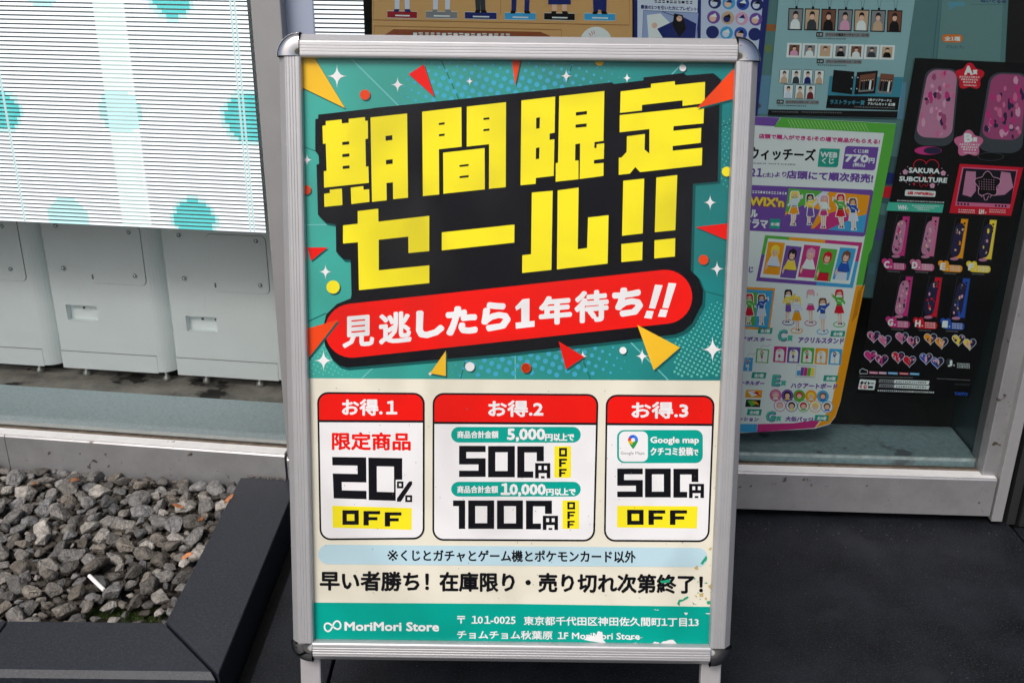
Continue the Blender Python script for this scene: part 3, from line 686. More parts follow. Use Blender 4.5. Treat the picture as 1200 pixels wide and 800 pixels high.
# halftone dots
rg = random.Random(3)
for i in range(-10, 150):
    for j in range(-10, 150):
        x = 340+i*9.4*math.cos(.42)-j*9.4*math.sin(.42)+300; y = 20+i*9.4*math.sin(.42)+j*9.4*math.cos(.42)-60
        if not (356 < x < 858 and 71 < y < 440): continue
        if y < 125 and 455 < x < 735: r_ = min(1, max(0, (x-455)/60))*min(1, max(0, (735-x)/80))*min(1, (y-64)/28); H.circle(x, y, .5+2.6*r_, I_BDOT, 3, 8)
        elif y > 405 and 520 < x < 740: r_ = min(1, (x-520)/50)*min(1, (740-x)/60); H.circle(x, y, .5+2.6*r_, I_BDOT, 3, 8)
for i in range(-10, 150):
    for j in range(-10, 150):
        x = 340+i*5.0*math.cos(.5)-j*5.0*math.sin(.5)+300; y = 20+i*5.0*math.sin(.5)+j*5.0*math.cos(.5)-60
        if x < 372 and 95 < y < 175 and x > 355: H.circle(x, y, 1.4, I_TDOT, 3, 6)
        elif 372 < x < 455 and 74 < y < 125: H.circle(x, y, .9, I_TDOT, 3, 6)
        elif 357 < x < 420 and 395 < y < 440: H.circle(x, y, 1.2*min(1, (440-x)/50), I_TDOT, 3, 6)
        elif 790 < x < 847 and 350 < y < 441 and x+y > 1190: H.circle(x, y, .8+.9*(y-350)/90, I_TDOT, 3, 6)
        elif 842 < x < 857 and 140 < y < 220: H.circle(x, y, .8, I_TDOT, 3, 6)
z1 = Z(320, 30, 4); z2_ = Z(600, 30, 4); z3 = Z(320, 220, 3.4767); z4 = Z(600, 220, 3.4767)
# printed drop shadow round the lettering block
def grow(pts, k, dx, dy):
    cx, cy = sum(p[0] for p in pts)/len(pts), sum(p[1] for p in pts)/len(pts); return [((x-cx)*(1+k/(abs(x-cx)+60))+cx+dx, (y-cy)*(1+k/(abs(y-cy)+60))+cy+dy) for x, y in pts]
clipped(H, grow(BACK, .9, 2.4, 2.6), I_TDK, 4)
H.poly(BACK, I_BLK, 5)
def tri(zf, pts, m_, lay=8, sh=True):
    p = zf(pts)
    if sh: clipped(H, [(x+1.6, y+2.0) for x, y in p], I_TDK, 3.5 if lay < 8 else lay-1)
    clipped(H, p, m_, lay)
tri(z1, [(120, 150), (193, 150), (338, 388), (120, 283)], I_MUST, 7)
tri(z1, [(636, 228), (707, 183), (757, 335)], I_RED, 7); tri(z1, [(1118, 150), (1162, 150), (1135, 282)], I_ORG, 7)
tri(z2_, [(1060, 180), (1060, 338), (865, 388)], I_ORG, 11)
tri(z4, [(748, 160), (895, 143), (895, 221)], I_RED, 7); tri(z4, [(510, 558), (684, 650), (577, 742)], I_MUST, 11); tri(z4, [(190, 625), (295, 688), (220, 738)], I_RED, 9)
tri(z3, [(140, 243), (222, 243), (155, 297)], I_RED, 7); tri(z3, [(120, 579), (268, 536), (135, 705)], I_ORG, 11); tri(z3, [(640, 755), (704, 663), (704, 766)], I_MUST, 9)
for zf, x, y, r_, c in ((z1, 431, 325, 24, I_ORG), (z1, 156, 770, 22, I_ORG), (z2_, 410, 170, 20, I_MUST), (z2_, 800, 200, 16, I_WHITE), (z2_, 1006, 685, 23, I_YEL), (z4, 780, 293, 20, I_ORG), (z4, 452, 662, 14.5, I_WHITE), (z4, 57, 733, 20, I_ORG), (z3, 245, 404, 27, I_YEL), (z3, 802, 728, 19, I_WHITE), (z3, 1030, 733, 18, I_ORG)):
    (px_, py_), s_ = zf([(x, y)])[0], (4 if zf in (z1, z2_) else 3.4767)
    if zf is not z2_ or y > 180: H.circle(px_+1.4, py_+1.8, r_/s_, I_TDK, 6)
    clipped(H, [(px_+r_/s_*math.cos(a*.314159), py_+r_/s_*math.sin(a*.314159)) for a in range(20)], c, 8)
for zf, x, y, r_ in ((z1, 300, 238, 62), (z1, 584, 278, 42), (z1, 922, 262, 24), (z1, 160, 630, 33), (z2_, 254, 237, 37), (z2_, 539, 247, 28), (z4, 807, 60, 37), (z4, 835, 330, 37), (z4, 817, 658, 60), (z4, 530, 685, 36), (z4, 288, 685, 27), (z3, 214, 342, 35), (z3, 206, 703, 50), (z3, 640, 757, 14)):
    (px_, py_), s_ = zf([(x, y)])[0], (4 if zf in (z1, z2_) else 3.4767); H.star(px_, py_, r_/s_, I_WHITE, 6.5)
H.build('burst_artwork', poster)

# ---- clear cover sheet with smears and slow ripples
def film_mat():
    m = bpy.data.materials.new('cover_film'); m.use_nodes = True; n = m.node_tree; n.nodes.clear(); L = n.links.new
    o = n.nodes.new('ShaderNodeOutputMaterial'); mx = n.nodes.new('ShaderNodeMixShader'); fr = n.nodes.new('ShaderNodeFresnel'); fr.inputs[0].default_value = 1.32
    t = n.nodes.new('ShaderNodeBsdfTransparent'); g = n.nodes.new('ShaderNodeBsdfGlossy'); g.inputs['Roughness'].default_value = .16
    tc = n.nodes.new('ShaderNodeTexCoord'); ns = n.nodes.new('ShaderNodeTexNoise'); ns.inputs['Scale'].default_value = 5; ns.inputs['Detail'].default_value = 5; ns.inputs['Distortion'].default_value = 1.2; L(tc.outputs['Object'], ns.inputs[0])
    r = n.nodes.new('ShaderNodeMapRange'); r.inputs[1].default_value = .42; r.inputs[2].default_value = .75; r.inputs[3].default_value = .1; r.inputs[4].default_value = 1.0; L(ns.outputs[0], r.inputs[0])
    mu = n.nodes.new('ShaderNodeMath'); mu.operation = 'MULTIPLY'; L(fr.outputs[0], mu.inputs[0]); L(r.outputs[0], mu.inputs[1])
    n2 = n.nodes.new('ShaderNodeTexNoise'); n2.inputs['Scale'].default_value = 9; L(tc.outputs['Object'], n2.inputs[0]); bp = n.nodes.new('ShaderNodeBump'); bp.inputs['Strength'].default_value = .25; bp.inputs['Distance'].default_value = .01; L(n2.outputs[0], bp.inputs['Height']); L(bp.outputs[0], g.inputs['Normal'])
    L(mu.outputs[0], mx.inputs[0]); L(t.outputs[0], mx.inputs[1]); L(g.outputs[0], mx.inputs[2]); L(mx.outputs[0], o.inputs[0]); return m
zc_ = POSTER_Z+.0022
pyd('cover_sheet', [(-hw+pi_, pi_, zc_), (hw-pi_, pi_, zc_), (hw-pi_, SHT-pi_, zc_), (-hw+pi_, SHT-pi_, zc_)], [(0, 1, 2, 3)], film_mat(), sign)
# ---- headline
T = PR()
def yel(zf, outer, holes=()): T.poly(zf(outer), I_YEL, 9, [zf(h) for h in holes])
k1 = Z(365, 120, 6.15)
yel(k1, [(80, 170), (104, 166), (104, 136), (218, 124), (220, 153), (270, 148), (269, 120), (386, 107), (388, 135), (407, 133), (408, 262), (389, 266), (393, 465), (411, 461), (414, 580), (92, 615), (90, 497), (110, 493), (104, 297), (84, 300)],
    [[(222, 287), (272, 281), (273, 304), (223, 309)], [(223, 374), (274, 368), (275, 391), (224, 396)], [(225, 460), (275, 454), (276, 476), (226, 481)]])
yel(k1, [(92, 659), (134, 653), (133, 630), (220, 621), (224, 740), (94, 753)]); yel(k1, [(284, 615), (374, 603), (376, 630), (416, 626), (419, 717), (288, 733)])
yel(k1, [(426, 110), (690, 81), (696, 687), (589, 698), (588, 576), (541, 581), (543, 706), (437, 717)], [[(534, 243), (583, 237), (584, 272), (535, 278)], [(537, 416), (586, 410), (586, 443), (538, 448)]])
k2 = Z(485, 100, 5.714)
yel(k2, [(56, 178), (319, 147), (320, 412), (168, 429), (170, 731), (61, 742)], [[(167, 254), (206, 248), (206, 263), (168, 268)], [(168, 329), (206, 324), (206, 339), (168, 343)]])
yel(k2, [(355, 144), (617, 114), (615, 682), (503, 693), (504, 395), (354, 411)], [[(466, 220), (506, 215), (506, 229), (466, 234)], [(466, 295), (506, 290), (506, 305), (466, 309)]])
yel(k2, [(196, 452), (474, 421), (475, 697), (198, 726)], [[(305, 535), (367, 527), (367, 541), (306, 548)], [(306, 609), (367, 601), (367, 616), (306, 623)]])
k3 = Z(600, 90, 5.714)
yel(k3, [(63, 160), (289, 134), (285, 376), (252, 381), (251, 424), (284, 419), (279, 664), (160, 678), (158, 717), (57, 727)], [[(162, 276), (187, 272), (185, 346), (161, 349)], [(161, 477), (184, 473), (182, 549), (159, 553)]])
yel(k3, [(316, 131), (618, 97), (612, 430), (552, 438), (551, 479), (566, 477), (566, 453), (617, 446), (614, 550), (549, 558), (548, 583), (613, 577), (612, 664), (453, 685), (456, 447), (424, 452), (422, 562), (445, 560), (445, 686), (292, 703), (293, 579), (308, 576)],
    [[(427, 239), (502, 230), (501, 253), (427, 262)], [(426, 321), (500, 313), (499, 336), (425, 343)]])
k4 = Z(715, 80, 5.714)
yel(k4, [(70, 157), (272, 132), (273, 106), (432, 88), (434, 114), (635, 93), (632, 235), (484, 254), (484, 216), (213, 247), (212, 284), (66, 300)])
yel(k4, [(64, 315), (628, 256), (624, 370), (424, 389), (422, 420), (610, 400), (606, 500), (418, 522), (418, 553), (616, 533), (613, 650), (200, 696), (168, 662), (132, 706), (57, 714), (58, 600), (76, 598), (110, 560), (112, 457), (232, 441), (230, 545), (262, 571), (262, 408), (63, 430)])
k5 = Z(390, 235, 7.273)
yel(k5, [(213, 90), (388, 70), (390, 180), (823, 130), (822, 430), (645, 447), (644, 307), (392, 334), (393, 594), (823, 551), (823, 702), (224, 763), (215, 355), (88, 366), (88, 212), (214, 197)])
k6 = Z(505, 225, 5.4545)
yel(k6, [(70, 258), (534, 208), (533, 323), (70, 373)])
yel(k6, [(645, 4), (778, -8), (770, 497), (583, 517), (584, 404), (640, 397)]); yel(k6, [(810, -10), (944, -28), (938, 366), (998, 357), (1004, 163), (1135, 148), (1129, 457), (805, 494)])
k7 = Z(720, 195, 6.4)
for q in ([(66, 108), (223, 92), (212, 502), (57, 520)], [(52, 582), (211, 566), (208, 703), (52, 717)], [(314, 84), (471, 65), (456, 478), (302, 493)], [(300, 554), (456, 538), (453, 675), (298, 690)]): yel(k7, q)
T.build('headline', poster)
# ---- red banner
B = PR(); cl, cr, rl = (412.5, 387.3), (779.5, 347.6), 31.6
an = math.atan2(cr[1]-cl[1], cr[0]-cl[0]); pts = [(cl[0]+rl*math.cos(an+math.pi/2+k*math.pi/16), cl[1]+rl*math.sin(an+math.pi/2+k*math.pi/16)) for k in range(17)]+[(cr[0]+rl*math.cos(an-math.pi/2+k*math.pi/16), cr[1]+rl*math.sin(an-math.pi/2+k*math.pi/16)) for k in range(17)]
B.poly(pts, I_RED, 8)
bl, br = Z(370, 310, 4.8), Z(590, 300, 4.8)
for ch, zf, x0, y0, x1, y1 in (('見', bl, 156, 284, 324, 464), ('逃', bl, 362, 264, 534, 444), ('し', bl, 575, 258, 714, 406), ('た', bl, 742, 235, 900, 390), ('ら', bl, 942, 212, 1086, 367), ('年', br, 207, 222, 377, 384), ('待', br, 407, 192, 584, 372), ('ち', br, 622, 179, 774, 334)):
    B.text(ch, zf(rect(x0, y0, x1, y1, .085)), I_WHITE, 9, {'見': 1.15, '逃': 1.3, '待': 1.6, '年': 1.7}.get(ch, 2.3), 10)
B.poly(br([(66, 286), (108, 242), (146, 238), (146, 366), (175, 363), (175, 396), (70, 408), (68, 374), (100, 371), (100, 290), (72, 306)]), I_WHITE, 9)
for q in ([(852, 160), (895, 164), (852, 296), (818, 292)], [(805, 306), (845, 309), (833, 352), (791, 347)], [(928, 150), (972, 154), (927, 294), (893, 290)], [(882, 298), (925, 302), (912, 343), (868, 340)]): B.poly(br(q), I_WHITE, 9)
B.build('banner', poster)
# ---- offer boxes
def offer(quad, hdr, title, tq, zf, body):
    P = PR(); (ax, ay), (bx, by), (cx, cy), (dx, dy) = quad; w_, h_ = bx-ax, dy-ay
    P.poly(rrect(quad, 13/w_, 13/h_), I_BLK, 3)
    inner = [bil(quad, 2.2/w_, 2.2/h_), bil(quad, 1-2.2/w_, 2.2/h_), bil(quad, 1-2.2/w_, 1-2.2/h_), bil(quad, 2.2/w_, 1-2.2/h_)]; wi, hi = w_-4.4, h_-4.4
    f0 = hdr/hi; f1 = (hdr+2.7)/hi
    top = [inner[0], inner[1], bil(inner, 1, f0), bil(inner, 0, f0)]; bot = [bil(inner, 0, f1), bil(inner, 1, f1), inner[2], inner[3]]
    P.poly(rrect(top, 11/wi, 11/hdr, 6, (1, 1, 0, 0)), I_RED, 4); P.poly(rrect(bot, 11/wi, 11/(hi*(1-f1)), 6, (0, 0, 1, 1)), I_WHITE, 4)
    P.text(title, zf(tq), I_WHITE, 5, .7, 8)
    body(P, zf); return P.build('offer_box', poster)
def yen(P, zf, x0, y0, x1, y1):
    P.poly(zf(rect(x0-9, y0-9, x1+5, y1+6)), I_WHITE, 6); P.glyph('Y', zf(rect(x0, y0, x1, y1)), I_BLK, 7)
def off(P, zf, boxes):
    for ch, b in zip('OFF', boxes): P.glyph(ch, zf(rect(*b)), I_BLK, 6, (.27, .27))
def body1(P, zf):
    P.text('限定商品', zf([(125, 238), (508, 240), (508, 324), (125, 321)]), I_RED, 5, .75)
    P.glyph('2', zf([(123, 358), (291, 360), (293, 566), (131, 562)]), I_BLK, 5, (.26, .2)); P.glyph('0', zf([(302, 361), (469, 364), (469, 575), (304, 570)]), I_BLK, 5, (.245, .2))
    P.poly(zf([(437, 470), (482, 470), (482, 500), (497, 470), (526, 470), (526, 588), (437, 588)]), I_WHITE, 6)
    P.poly(zf(rect(443, 478, 475, 512)), I_BLK, 7, [zf(rect(453, 488, 465, 502))]); P.poly(zf(rect(484, 546, 518, 580)), I_BLK, 7, [zf(rect(494, 556, 508, 570))])
    P.poly(zf([(503, 478), (518, 478), (518, 493), (462, 578), (443, 578), (443, 562)]), I_BLK, 7)
    P.poly(zf([(124, 598), (516, 610), (516, 717), (126, 706)]), I_YEL, 5); off(P, zf, ((174, 620, 255, 692), (278, 624, 360, 695), (383, 630, 465, 700)))
def body2(P, zf):
    for y0, y1, n_, a, b, c, d in ((210, 287, '5,000', (400, 220, 582, 280), (586, 246, 620, 278), (628, 243, 726, 278), (152, 230, 353, 265)), (480, 553, '10,000', (368, 490, 585, 550), (591, 516, 625, 546), (633, 513, 733, 546), (152, 500, 351, 535))):
        P.poly(rrect(zf(rect(121, y0, 760, y1)), .06, .5, 8), I_TEAL, 5); P.text('商品合計金額', zf(rect(*d)), I_WHITE, 6, .28, 6); P.text(n_, zf(rect(*a)), I_WHITE, 6, .8); P.text('円', zf(rect(*b)), I_WHITE, 6, .45, 6); P.text('以上で', zf(rect(*c)), I_WHITE, 6, .5, 6)
    for ch, b in (('5', (160, 303, 291, 456)), ('0', (303, 304, 435, 458)), ('0', (447, 305, 578, 460)), ('1', (130, 572, 190, 712)), ('0', (205, 572, 333, 712)), ('0', (347, 572, 475, 713)), ('0', (490, 573, 618, 714))): P.glyph(ch, zf(rect(*b)), I_BLK, 5, (.27, .2))
    yen(P, zf, 535, 388, 610, 463); yen(P, zf, 573, 647, 648, 717)
    P.poly(zf(rect(630, 305, 712, 460)), I_YEL, 5); off(P, zf, ((653, 313, 692, 356), (653, 366, 692, 408), (653, 416, 690, 456)))
    P.poly(zf(rect(670, 572, 752, 712)), I_YEL, 5); off(P, zf, ((694, 580, 732, 616), (694, 626, 732, 664), (694, 672, 730, 708)))
def body3(P, zf):
    P.poly(rrect(zf(rect(97, 225, 520, 388)), .085, .22), I_TEAL, 5); P.poly(rrect(zf(rect(107, 232, 249, 381)), .2, .19), I_WHITE, 6)
    # map pin in four colours round a white eye
    c = (176, 274); R_ = 25
    def sect(a0, a1, m_, lay=7): P.poly(zf([c]+[(c[0]+R_*math.cos(rad(a0+(a1-a0)*k/8)), c[1]-R_*math.sin(rad(a0+(a1-a0)*k/8))) for k in range(9)]), m_, lay)
    GB, GR_, GY, GG = ink('pin_blue', (66, 133, 244)), ink('pin_red', (225, 60, 48)), ink('pin_yellow', (250, 190, 20)), ink('pin_green', (40, 160, 80))
    sect(-15, 75, GB, 7); sect(75, 145, ink('pin_navy', (50, 100, 220)), 7); sect(145, 195, GR_, 7); sect(195, 262, GY, 7); sect(-98, -15, GG, 7)
    P.poly(zf([(155, 289), (172, 296), (186, 284), (200, 280), (190, 300), (180, 316), (173, 316), (164, 303)]), GG, 7.5); P.poly(zf([(152, 280), (166, 284), (160, 297)]), GY, 7.7)
    P.poly(zf([(c[0]+10*math.cos(k*.5236), c[1]+10*math.sin(k*.5236)) for k in range(12)]), I_WHITE, 8)
    P.text('Google Maps', zf(rect(115, 331, 232, 350)), I_GREY, 7)
    P.text('Google map', zf(rect(263, 259, 500, 298)), I_WHITE, 6, .42, 6); P.text('クチコミ投稿', zf(rect(263, 311, 470, 350)), I_WHITE, 6, .42, 6); P.text('で', zf(rect(473, 322, 497, 350)), I_WHITE, 6, .35, 6)
    for ch, b in (('5', (98, 415, 224, 556)), ('0', (235, 415, 362, 557)), ('0', (375, 416, 498, 558))): P.glyph(ch, zf(rect(*b)), I_BLK, 5, (.27, .2))
    yen(P, zf, 452, 490, 526, 560); P.poly(zf([(98, 598), (495, 601), (490, 710), (97, 705)]), I_YEL, 5); off(P, zf, ((147, 618, 228, 692), (252, 620, 335, 692), (358, 620, 442, 692)))
offer([(371.5, 459), (497.7, 460), (497.5, 631.5), (374.7, 632.5)], 30.5, 'お得.1', rect(174, 75, 442, 152), Z(360, 450, 4.21), body1)
offer([(507, 460), (701.4, 461.4), (697, 634), (506.7, 633)], 31.5, 'お得.2', rect(306, 82, 573, 158), Z(500, 450, 4.21), body2)
offer([(710, 462), (837.8, 463), (831, 634.8), (707.6, 634)], 31, 'お得.3', rect(171, 89, 446, 166), Z(700, 450, 4.21), body3)
# ---- notice, closing line, footer
N = PR()
N.poly(rrect([(373, 637.5), (829, 641.5), (829, 664), (373, 660.5)], .025, .5, 8), I_LBL, 3)
N.text('※', [(454, 643.8), (466.5, 643.9), (466.5, 656.6), (454, 656.5)], I_BLK, 4)
N.text('くじとガチャとゲーム機とポケモンカード以外', [(470, 643.7), (744.7, 645), (744.7, 658.8), (470, 656.7)], I_BLK, 4, .42, 6)
N.text('早い者勝ち！', [(375.5, 669), (502, 670), (502, 692), (375.5, 690.5)], I_BLK, 4, .8)
N.text('在庫限り・売り切れ次第終了！', [(515.5, 670), (823, 673.5), (823, 694.5), (515.5, 691.8)], I_BLK, 4, .8)
N.build('notice', poster)
Ft = PR()
clipped(Ft, [(340, 705.2), (600, 707), (870, 711), (870, 790), (340, 790)], I_TEAL, 3)
for k in range(1): 
    pts = []
    for j in range(40):
        t_ = j/40*2*math.pi; d_ = 1+math.sin(t_)**2; x = 9.6*math.cos(t_)/d_; y = 13.5*math.sin(t_)*math.cos(t_)/d_; an = -.22
        pts.append((389.8+x*math.cos(an)-y*math.sin(an), 733+x*math.sin(an)+y*math.cos(an)))
    Ft.stroke(pts, 1.9, I_WHITE, 4, True)
Ft.text('MoriMori Store', [(404.3, 728.2), (514, 728.8), (514, 738.8), (404.3, 737.9)], I_WHITE, 4, .55, 6)
Ft.text('〒 101-0025', [(536, 721), (604, 721.4), (604, 730.2), (536, 729.7)], I_WHITE, 4, .25, 4)
Ft.text('東京都千代田区神田佐久間町1丁目13', [(614, 721.6), (818.5, 723.2), (818.5, 733.4), (614, 731.6)], I_WHITE, 4, .25, 4)
Ft.text('チョムチョム秋葉原 1F MoriMori Store', [(536, 738), (749.5, 739.6), (749.5, 749.4), (536, 747.6)], I_WHITE, 4, .25, 4)
z7 = Z(600, 630, 4.615)
Ft.build('footer', poster); Ft = PR()
def ragged(pts, amp=5):
    out = []
    for i in range(len(pts)):
        a, b = pts[i], pts[(i+1) % len(pts)]
        for t_ in (0, .33, .66): out.append((a[0]+(b[0]-a[0])*t_+rg.uniform(-amp, amp), a[1]+(b[1]-a[1])*t_+rg.uniform(-amp, amp)))
    return out
for q in ([(390, 548), (410, 530), (455, 528), (462, 503), (488, 508), (490, 545), (528, 580), (505, 578), (470, 560)], [(740, 578), (770, 560), (800, 566), (830, 555), (870, 550), (912, 585), (745, 584)], [(590, 537), (640, 541), (715, 535), (640, 549)], [(930, 402), (952, 402), (941, 418)], [(1045, 408), (1070, 404), (1070, 413)], [(655, 566), (672, 564), (672, 574), (657, 575)], [(765, 388), (792, 383), (790, 389)], [(620, 572), (632, 571), (632, 577)]):
    clipped(Ft, z7(ragged(q, 3)), I_WHITE, 6)
for q in ([(1018, 137), (1050, 92), (1056, 110), (1030, 142)], [(893, 352), (905, 335), (952, 314), (956, 324), (910, 347), (903, 366)], [(1050, 343), (1078, 336), (1078, 356), (1055, 355)], [(1072, 292), (1084, 290), (1084, 306)], [(800, 232), (858, 222), (852, 240), (812, 244)], [(978, 214), (992, 216), (988, 226)], [(1038, 242), (1056, 239), (1054, 249)], [(975, 345), (1000, 358), (978, 356)], [(1004, 230), (1010, 236), (1004, 242)], [(1000, 290), (1012, 296), (1002, 300)]):
    clipped(Ft, z7(ragged(q, 3)), I_GREEN, 6)
for q in ([(985, 160), (1000, 148), (1008, 165), (992, 172)], [(1010, 300), (1030, 296), (1034, 316), (1014, 318)], [(1060, 260), (1076, 250), (1074, 275)], [(985, 312), (1000, 306), (1000, 322)], [(1058, 60), (1080, 45), (1074, 62)], [(1040, 325), (1052, 320), (1050, 334)]): clipped(Ft, z7(ragged(q, 4)), I_TAN, 5.5)
for k in range(90):   # grit specks
    x, y = rg.uniform(362, 850), rg.uniform(452, 702); clipped(Ft, [(x+rg.uniform(.3, .7)*math.cos(a), y+rg.uniform(.3, .7)*math.sin(a)) for a in (0, 1.3, 2.5, 3.8, 5)], I_GREY if k % 3 else I_BLK, 9)
tag(Ft.build('wear', poster), kind='stuff')

# ================================================================== POSTERS BEHIND THE RIGHT GLASS
PK = 1.0
def pk(name, rgb, k=PK): return ink('bill_'+name, rgb, k, .5)
P_WH = pk('white', (222, 236, 236)); P_BLK = pk('black', (9, 9, 11), 1); P_TAN = pk('tan', (205, 165, 108)); P_TAN2 = pk('tan_line', (150, 105, 62)); P_BRN = pk('brown', (140, 78, 48))
P_NAVY = pk('navy', (28, 42, 110)); P_ICE = pk('ice', (205, 220, 238)); P_TEAL = pk('mist_teal', (140, 184, 190)); P_TEAL2 = pk('deep_teal', (58, 138, 160)); P_PURP = pk('purple', (112, 76, 165)); P_GRN = pk('leaf_green', (88, 178, 66))
P_MAG = pk('magenta', (196, 52, 128)); P_ORA = pk('amber', (236, 158, 20)); P_CYAN = pk('cyan', (62, 165, 220)); P_AQUA = pk('aqua', (28, 160, 140)); P_RED = pk('bill_red', (205, 24, 48)); P_PINK = pk('pink', (205, 110, 150)); P_PINKL = pk('pale_pink', (214, 160, 190))
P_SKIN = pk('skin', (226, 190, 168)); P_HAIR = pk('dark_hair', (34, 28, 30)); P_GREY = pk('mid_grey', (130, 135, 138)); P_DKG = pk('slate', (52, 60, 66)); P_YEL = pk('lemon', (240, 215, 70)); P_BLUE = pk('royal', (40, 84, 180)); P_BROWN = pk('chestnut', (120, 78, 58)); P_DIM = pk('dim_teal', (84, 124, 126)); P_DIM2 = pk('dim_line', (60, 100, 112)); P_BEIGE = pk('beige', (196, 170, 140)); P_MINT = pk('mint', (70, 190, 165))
def bill(name, quad, d, m_, label, corners=None, cat='poster'):
    """a paper sheet hanging just behind the glass; returns the sheet and a Print factory in its own plane"""
    f = lambda u, v: tuple(float(x) for x in FR.sz(u, v, d))
    pts = [f(*p) for p in (corners or quad)]; cx = sum(p[0] for p in pts)/len(pts); cz = min(p[1] for p in pts)
    o3 = FR.W(cx, d, cz); M_ = Matrix([[FR.e[i], (0, 0, 1)[i], -FR.i[i], o3[i]] for i in range(3)]+[[0, 0, 0, 1]])
    n = len(pts); vs_ = [(p[0]-cx, p[1]-cz, 0) for p in pts]+[(p[0]-cx, p[1]-cz, -.0006) for p in pts]
    sh = pyd(name, vs_, [tuple(range(n)), tuple(range(2*n-1, n-1, -1))]+[(i, n+i, n+(i+1) % n, (i+1) % n) for i in range(n)], m_, None, M_)
    tag(sh, label, cat, 'posters behind the shop window')
    return sh, (lambda: Print(lambda u, v: (f(u, v)[0]-cx, f(u, v)[1]-cz), .0002))
def fin(P, name, sh): o = P.build(name, sh); return o
def person_card(P, q, bg_, top, lay=3, hair=P_HAIR):
    """tiny portrait: hair, face, clothes inside a card quad"""
    P.poly(q, bg_, lay); b = lambda x, y: bil(q, x, y)
    P.poly([b(.12, 1), b(.16, .66), b(.34, .5), b(.66, .5), b(.84, .66), b(.9, 1)], top, lay+1)
    P.poly([b(.36+.14+.17*math.cos(a), .33+.17*math.sin(a)) for a in np.linspace(0, 6.28, 13)[:-1]], P_SKIN, lay+2)
    P.poly([b(.3, .36), b(.31, .17), b(.42, .08), b(.58, .08), b(.69, .17), b(.70, .36), b(.62, .24), b(.40, .24)], hair, lay+3)
def figure(P, x, y, h, hair, top, bot, lay=5, lean_=0., legs=P_SKIN):
    """generic standing cut-out figure with a pale die-cut edge, feet at x, y"""
    r = random.Random(int(x*13+y*7)); arm = r.choice((-1, 1)); kn = r.uniform(-.05, .05); sk = r.uniform(.10, .17); lg = r.uniform(.28, .40)
    S = lambda px, py: (x+(px*.9+lean_*py)*h, y-py*h)
    shapes = []
    for sx in (-1, 1): shapes += [([S(sx*.012, .38), S(sx*.07, .38), S(sx*.05+kn, .2), S(sx*.048+kn, .03), S(sx*.012+kn, .03)], legs), ([S(sx*.055+kn, .05), S(sx*.01+kn, .05), S(sx*.008+kn, 0), S(sx*.08+kn, 0)], P_HAIR if sx > 0 else bot)]
    shapes += [([S(-.13, .93), S(-.09, 1.0), S(.09, 1.0), S(.13, .93), S(.14, .74), S(.09, .66), S(.10, .84), S(-.10, .84), S(-.08, .62), S(-.14, .72)], hair)]
    shapes += [([S(-.085, .56), S(.085, .56), S(sk, lg), S(0, lg-.02), S(-sk, lg)], bot)]
    shapes += [([S(-.09, .78), S(.09, .78), S(.08, .54), S(-.08, .54)], top), ([S(-.09*arm, .78), S(-.20*arm, .62), S(-.17*arm, .57), S(-.06*arm, .68)], top), ([S(.09*arm, .78), S(.19*arm, .86), S(.23*arm, .80), S(.07*arm, .66)], top)]
    shapes += [([S(.19*arm, .86), S(.24*arm, .90), S(.25*arm, .83), S(.23*arm, .80)], P_SKIN)]
    for k, (q, c) in enumerate(shapes):
        cx, cy = sum(p[0] for p in q)/len(q), sum(p[1] for p in q)/len(q)
        P.poly([(cx+(u-cx)*1.0+math.copysign(.028*h, u-cx), cy+(v-cy)*1.0+math.copysign(.024*h, v-cy)) for u, v in q], P_WH, lay+k*.02)
    for k, (q, c) in enumerate(shapes): P.poly(q, c, lay+.4+k*.08)
    P.circle(*S(0, .90), .074*h, P_SKIN, lay+1.6, 10); P.poly([S(-.085, .90), S(-.07, .985), S(.07, .985), S(.085, .90), S(.03, .945), S(-.02, .93)], hair, lay+1.8)
    for sx in (-1, 1): P.circle(*S(sx*.03, .885), .012*h, P_HAIR, lay+2, 5)
    P.line(S(-.06, .70), S(.06, .66), .02*h, P_WH, lay+2); P.line(S(-.08, .565), S(.08, .565), .02*h, P_HAIR, lay+2)
def patches(P, pts, inks, n, r0, lay, seed=1):
    """abstract flecks of colour inside an outline"""
    r = random.Random(seed); xs, ys = [p[0] for p in pts], [p[1] for p in pts]
    def inside(x, y):
        c = False
        for (ax, ay), (bx, by) in zip(pts, pts[1:]+pts[:1]):
            if (ay > y) != (by > y) and x < (bx-ax)*(y-ay)/(by-ay)+ax: c = not c
        return c
    k = 0; t = 0
    while k < n and t < n*30:
        t += 1; x, y = r.uniform(min(xs), max(xs)), r.uniform(min(ys), max(ys)); q = r0*r.uniform(.5, 1.2); a0 = r.uniform(0, 6.28); st = r.uniform(1, 2.4)
        if not all(inside(x+q*math.cos(a)*.9, y+q*st*math.sin(a)*.9) for a in (0, 1.57, 3.14, 4.71)): continue
        P.poly([(x+q*math.cos(a)*r.uniform(.7, 1.1), y+q*st*math.sin(a)*r.uniform(.7, 1.1)) for a in np.linspace(0, 6.28, 8)[:-1]], r.choice(inks), lay+k*.03); k += 1

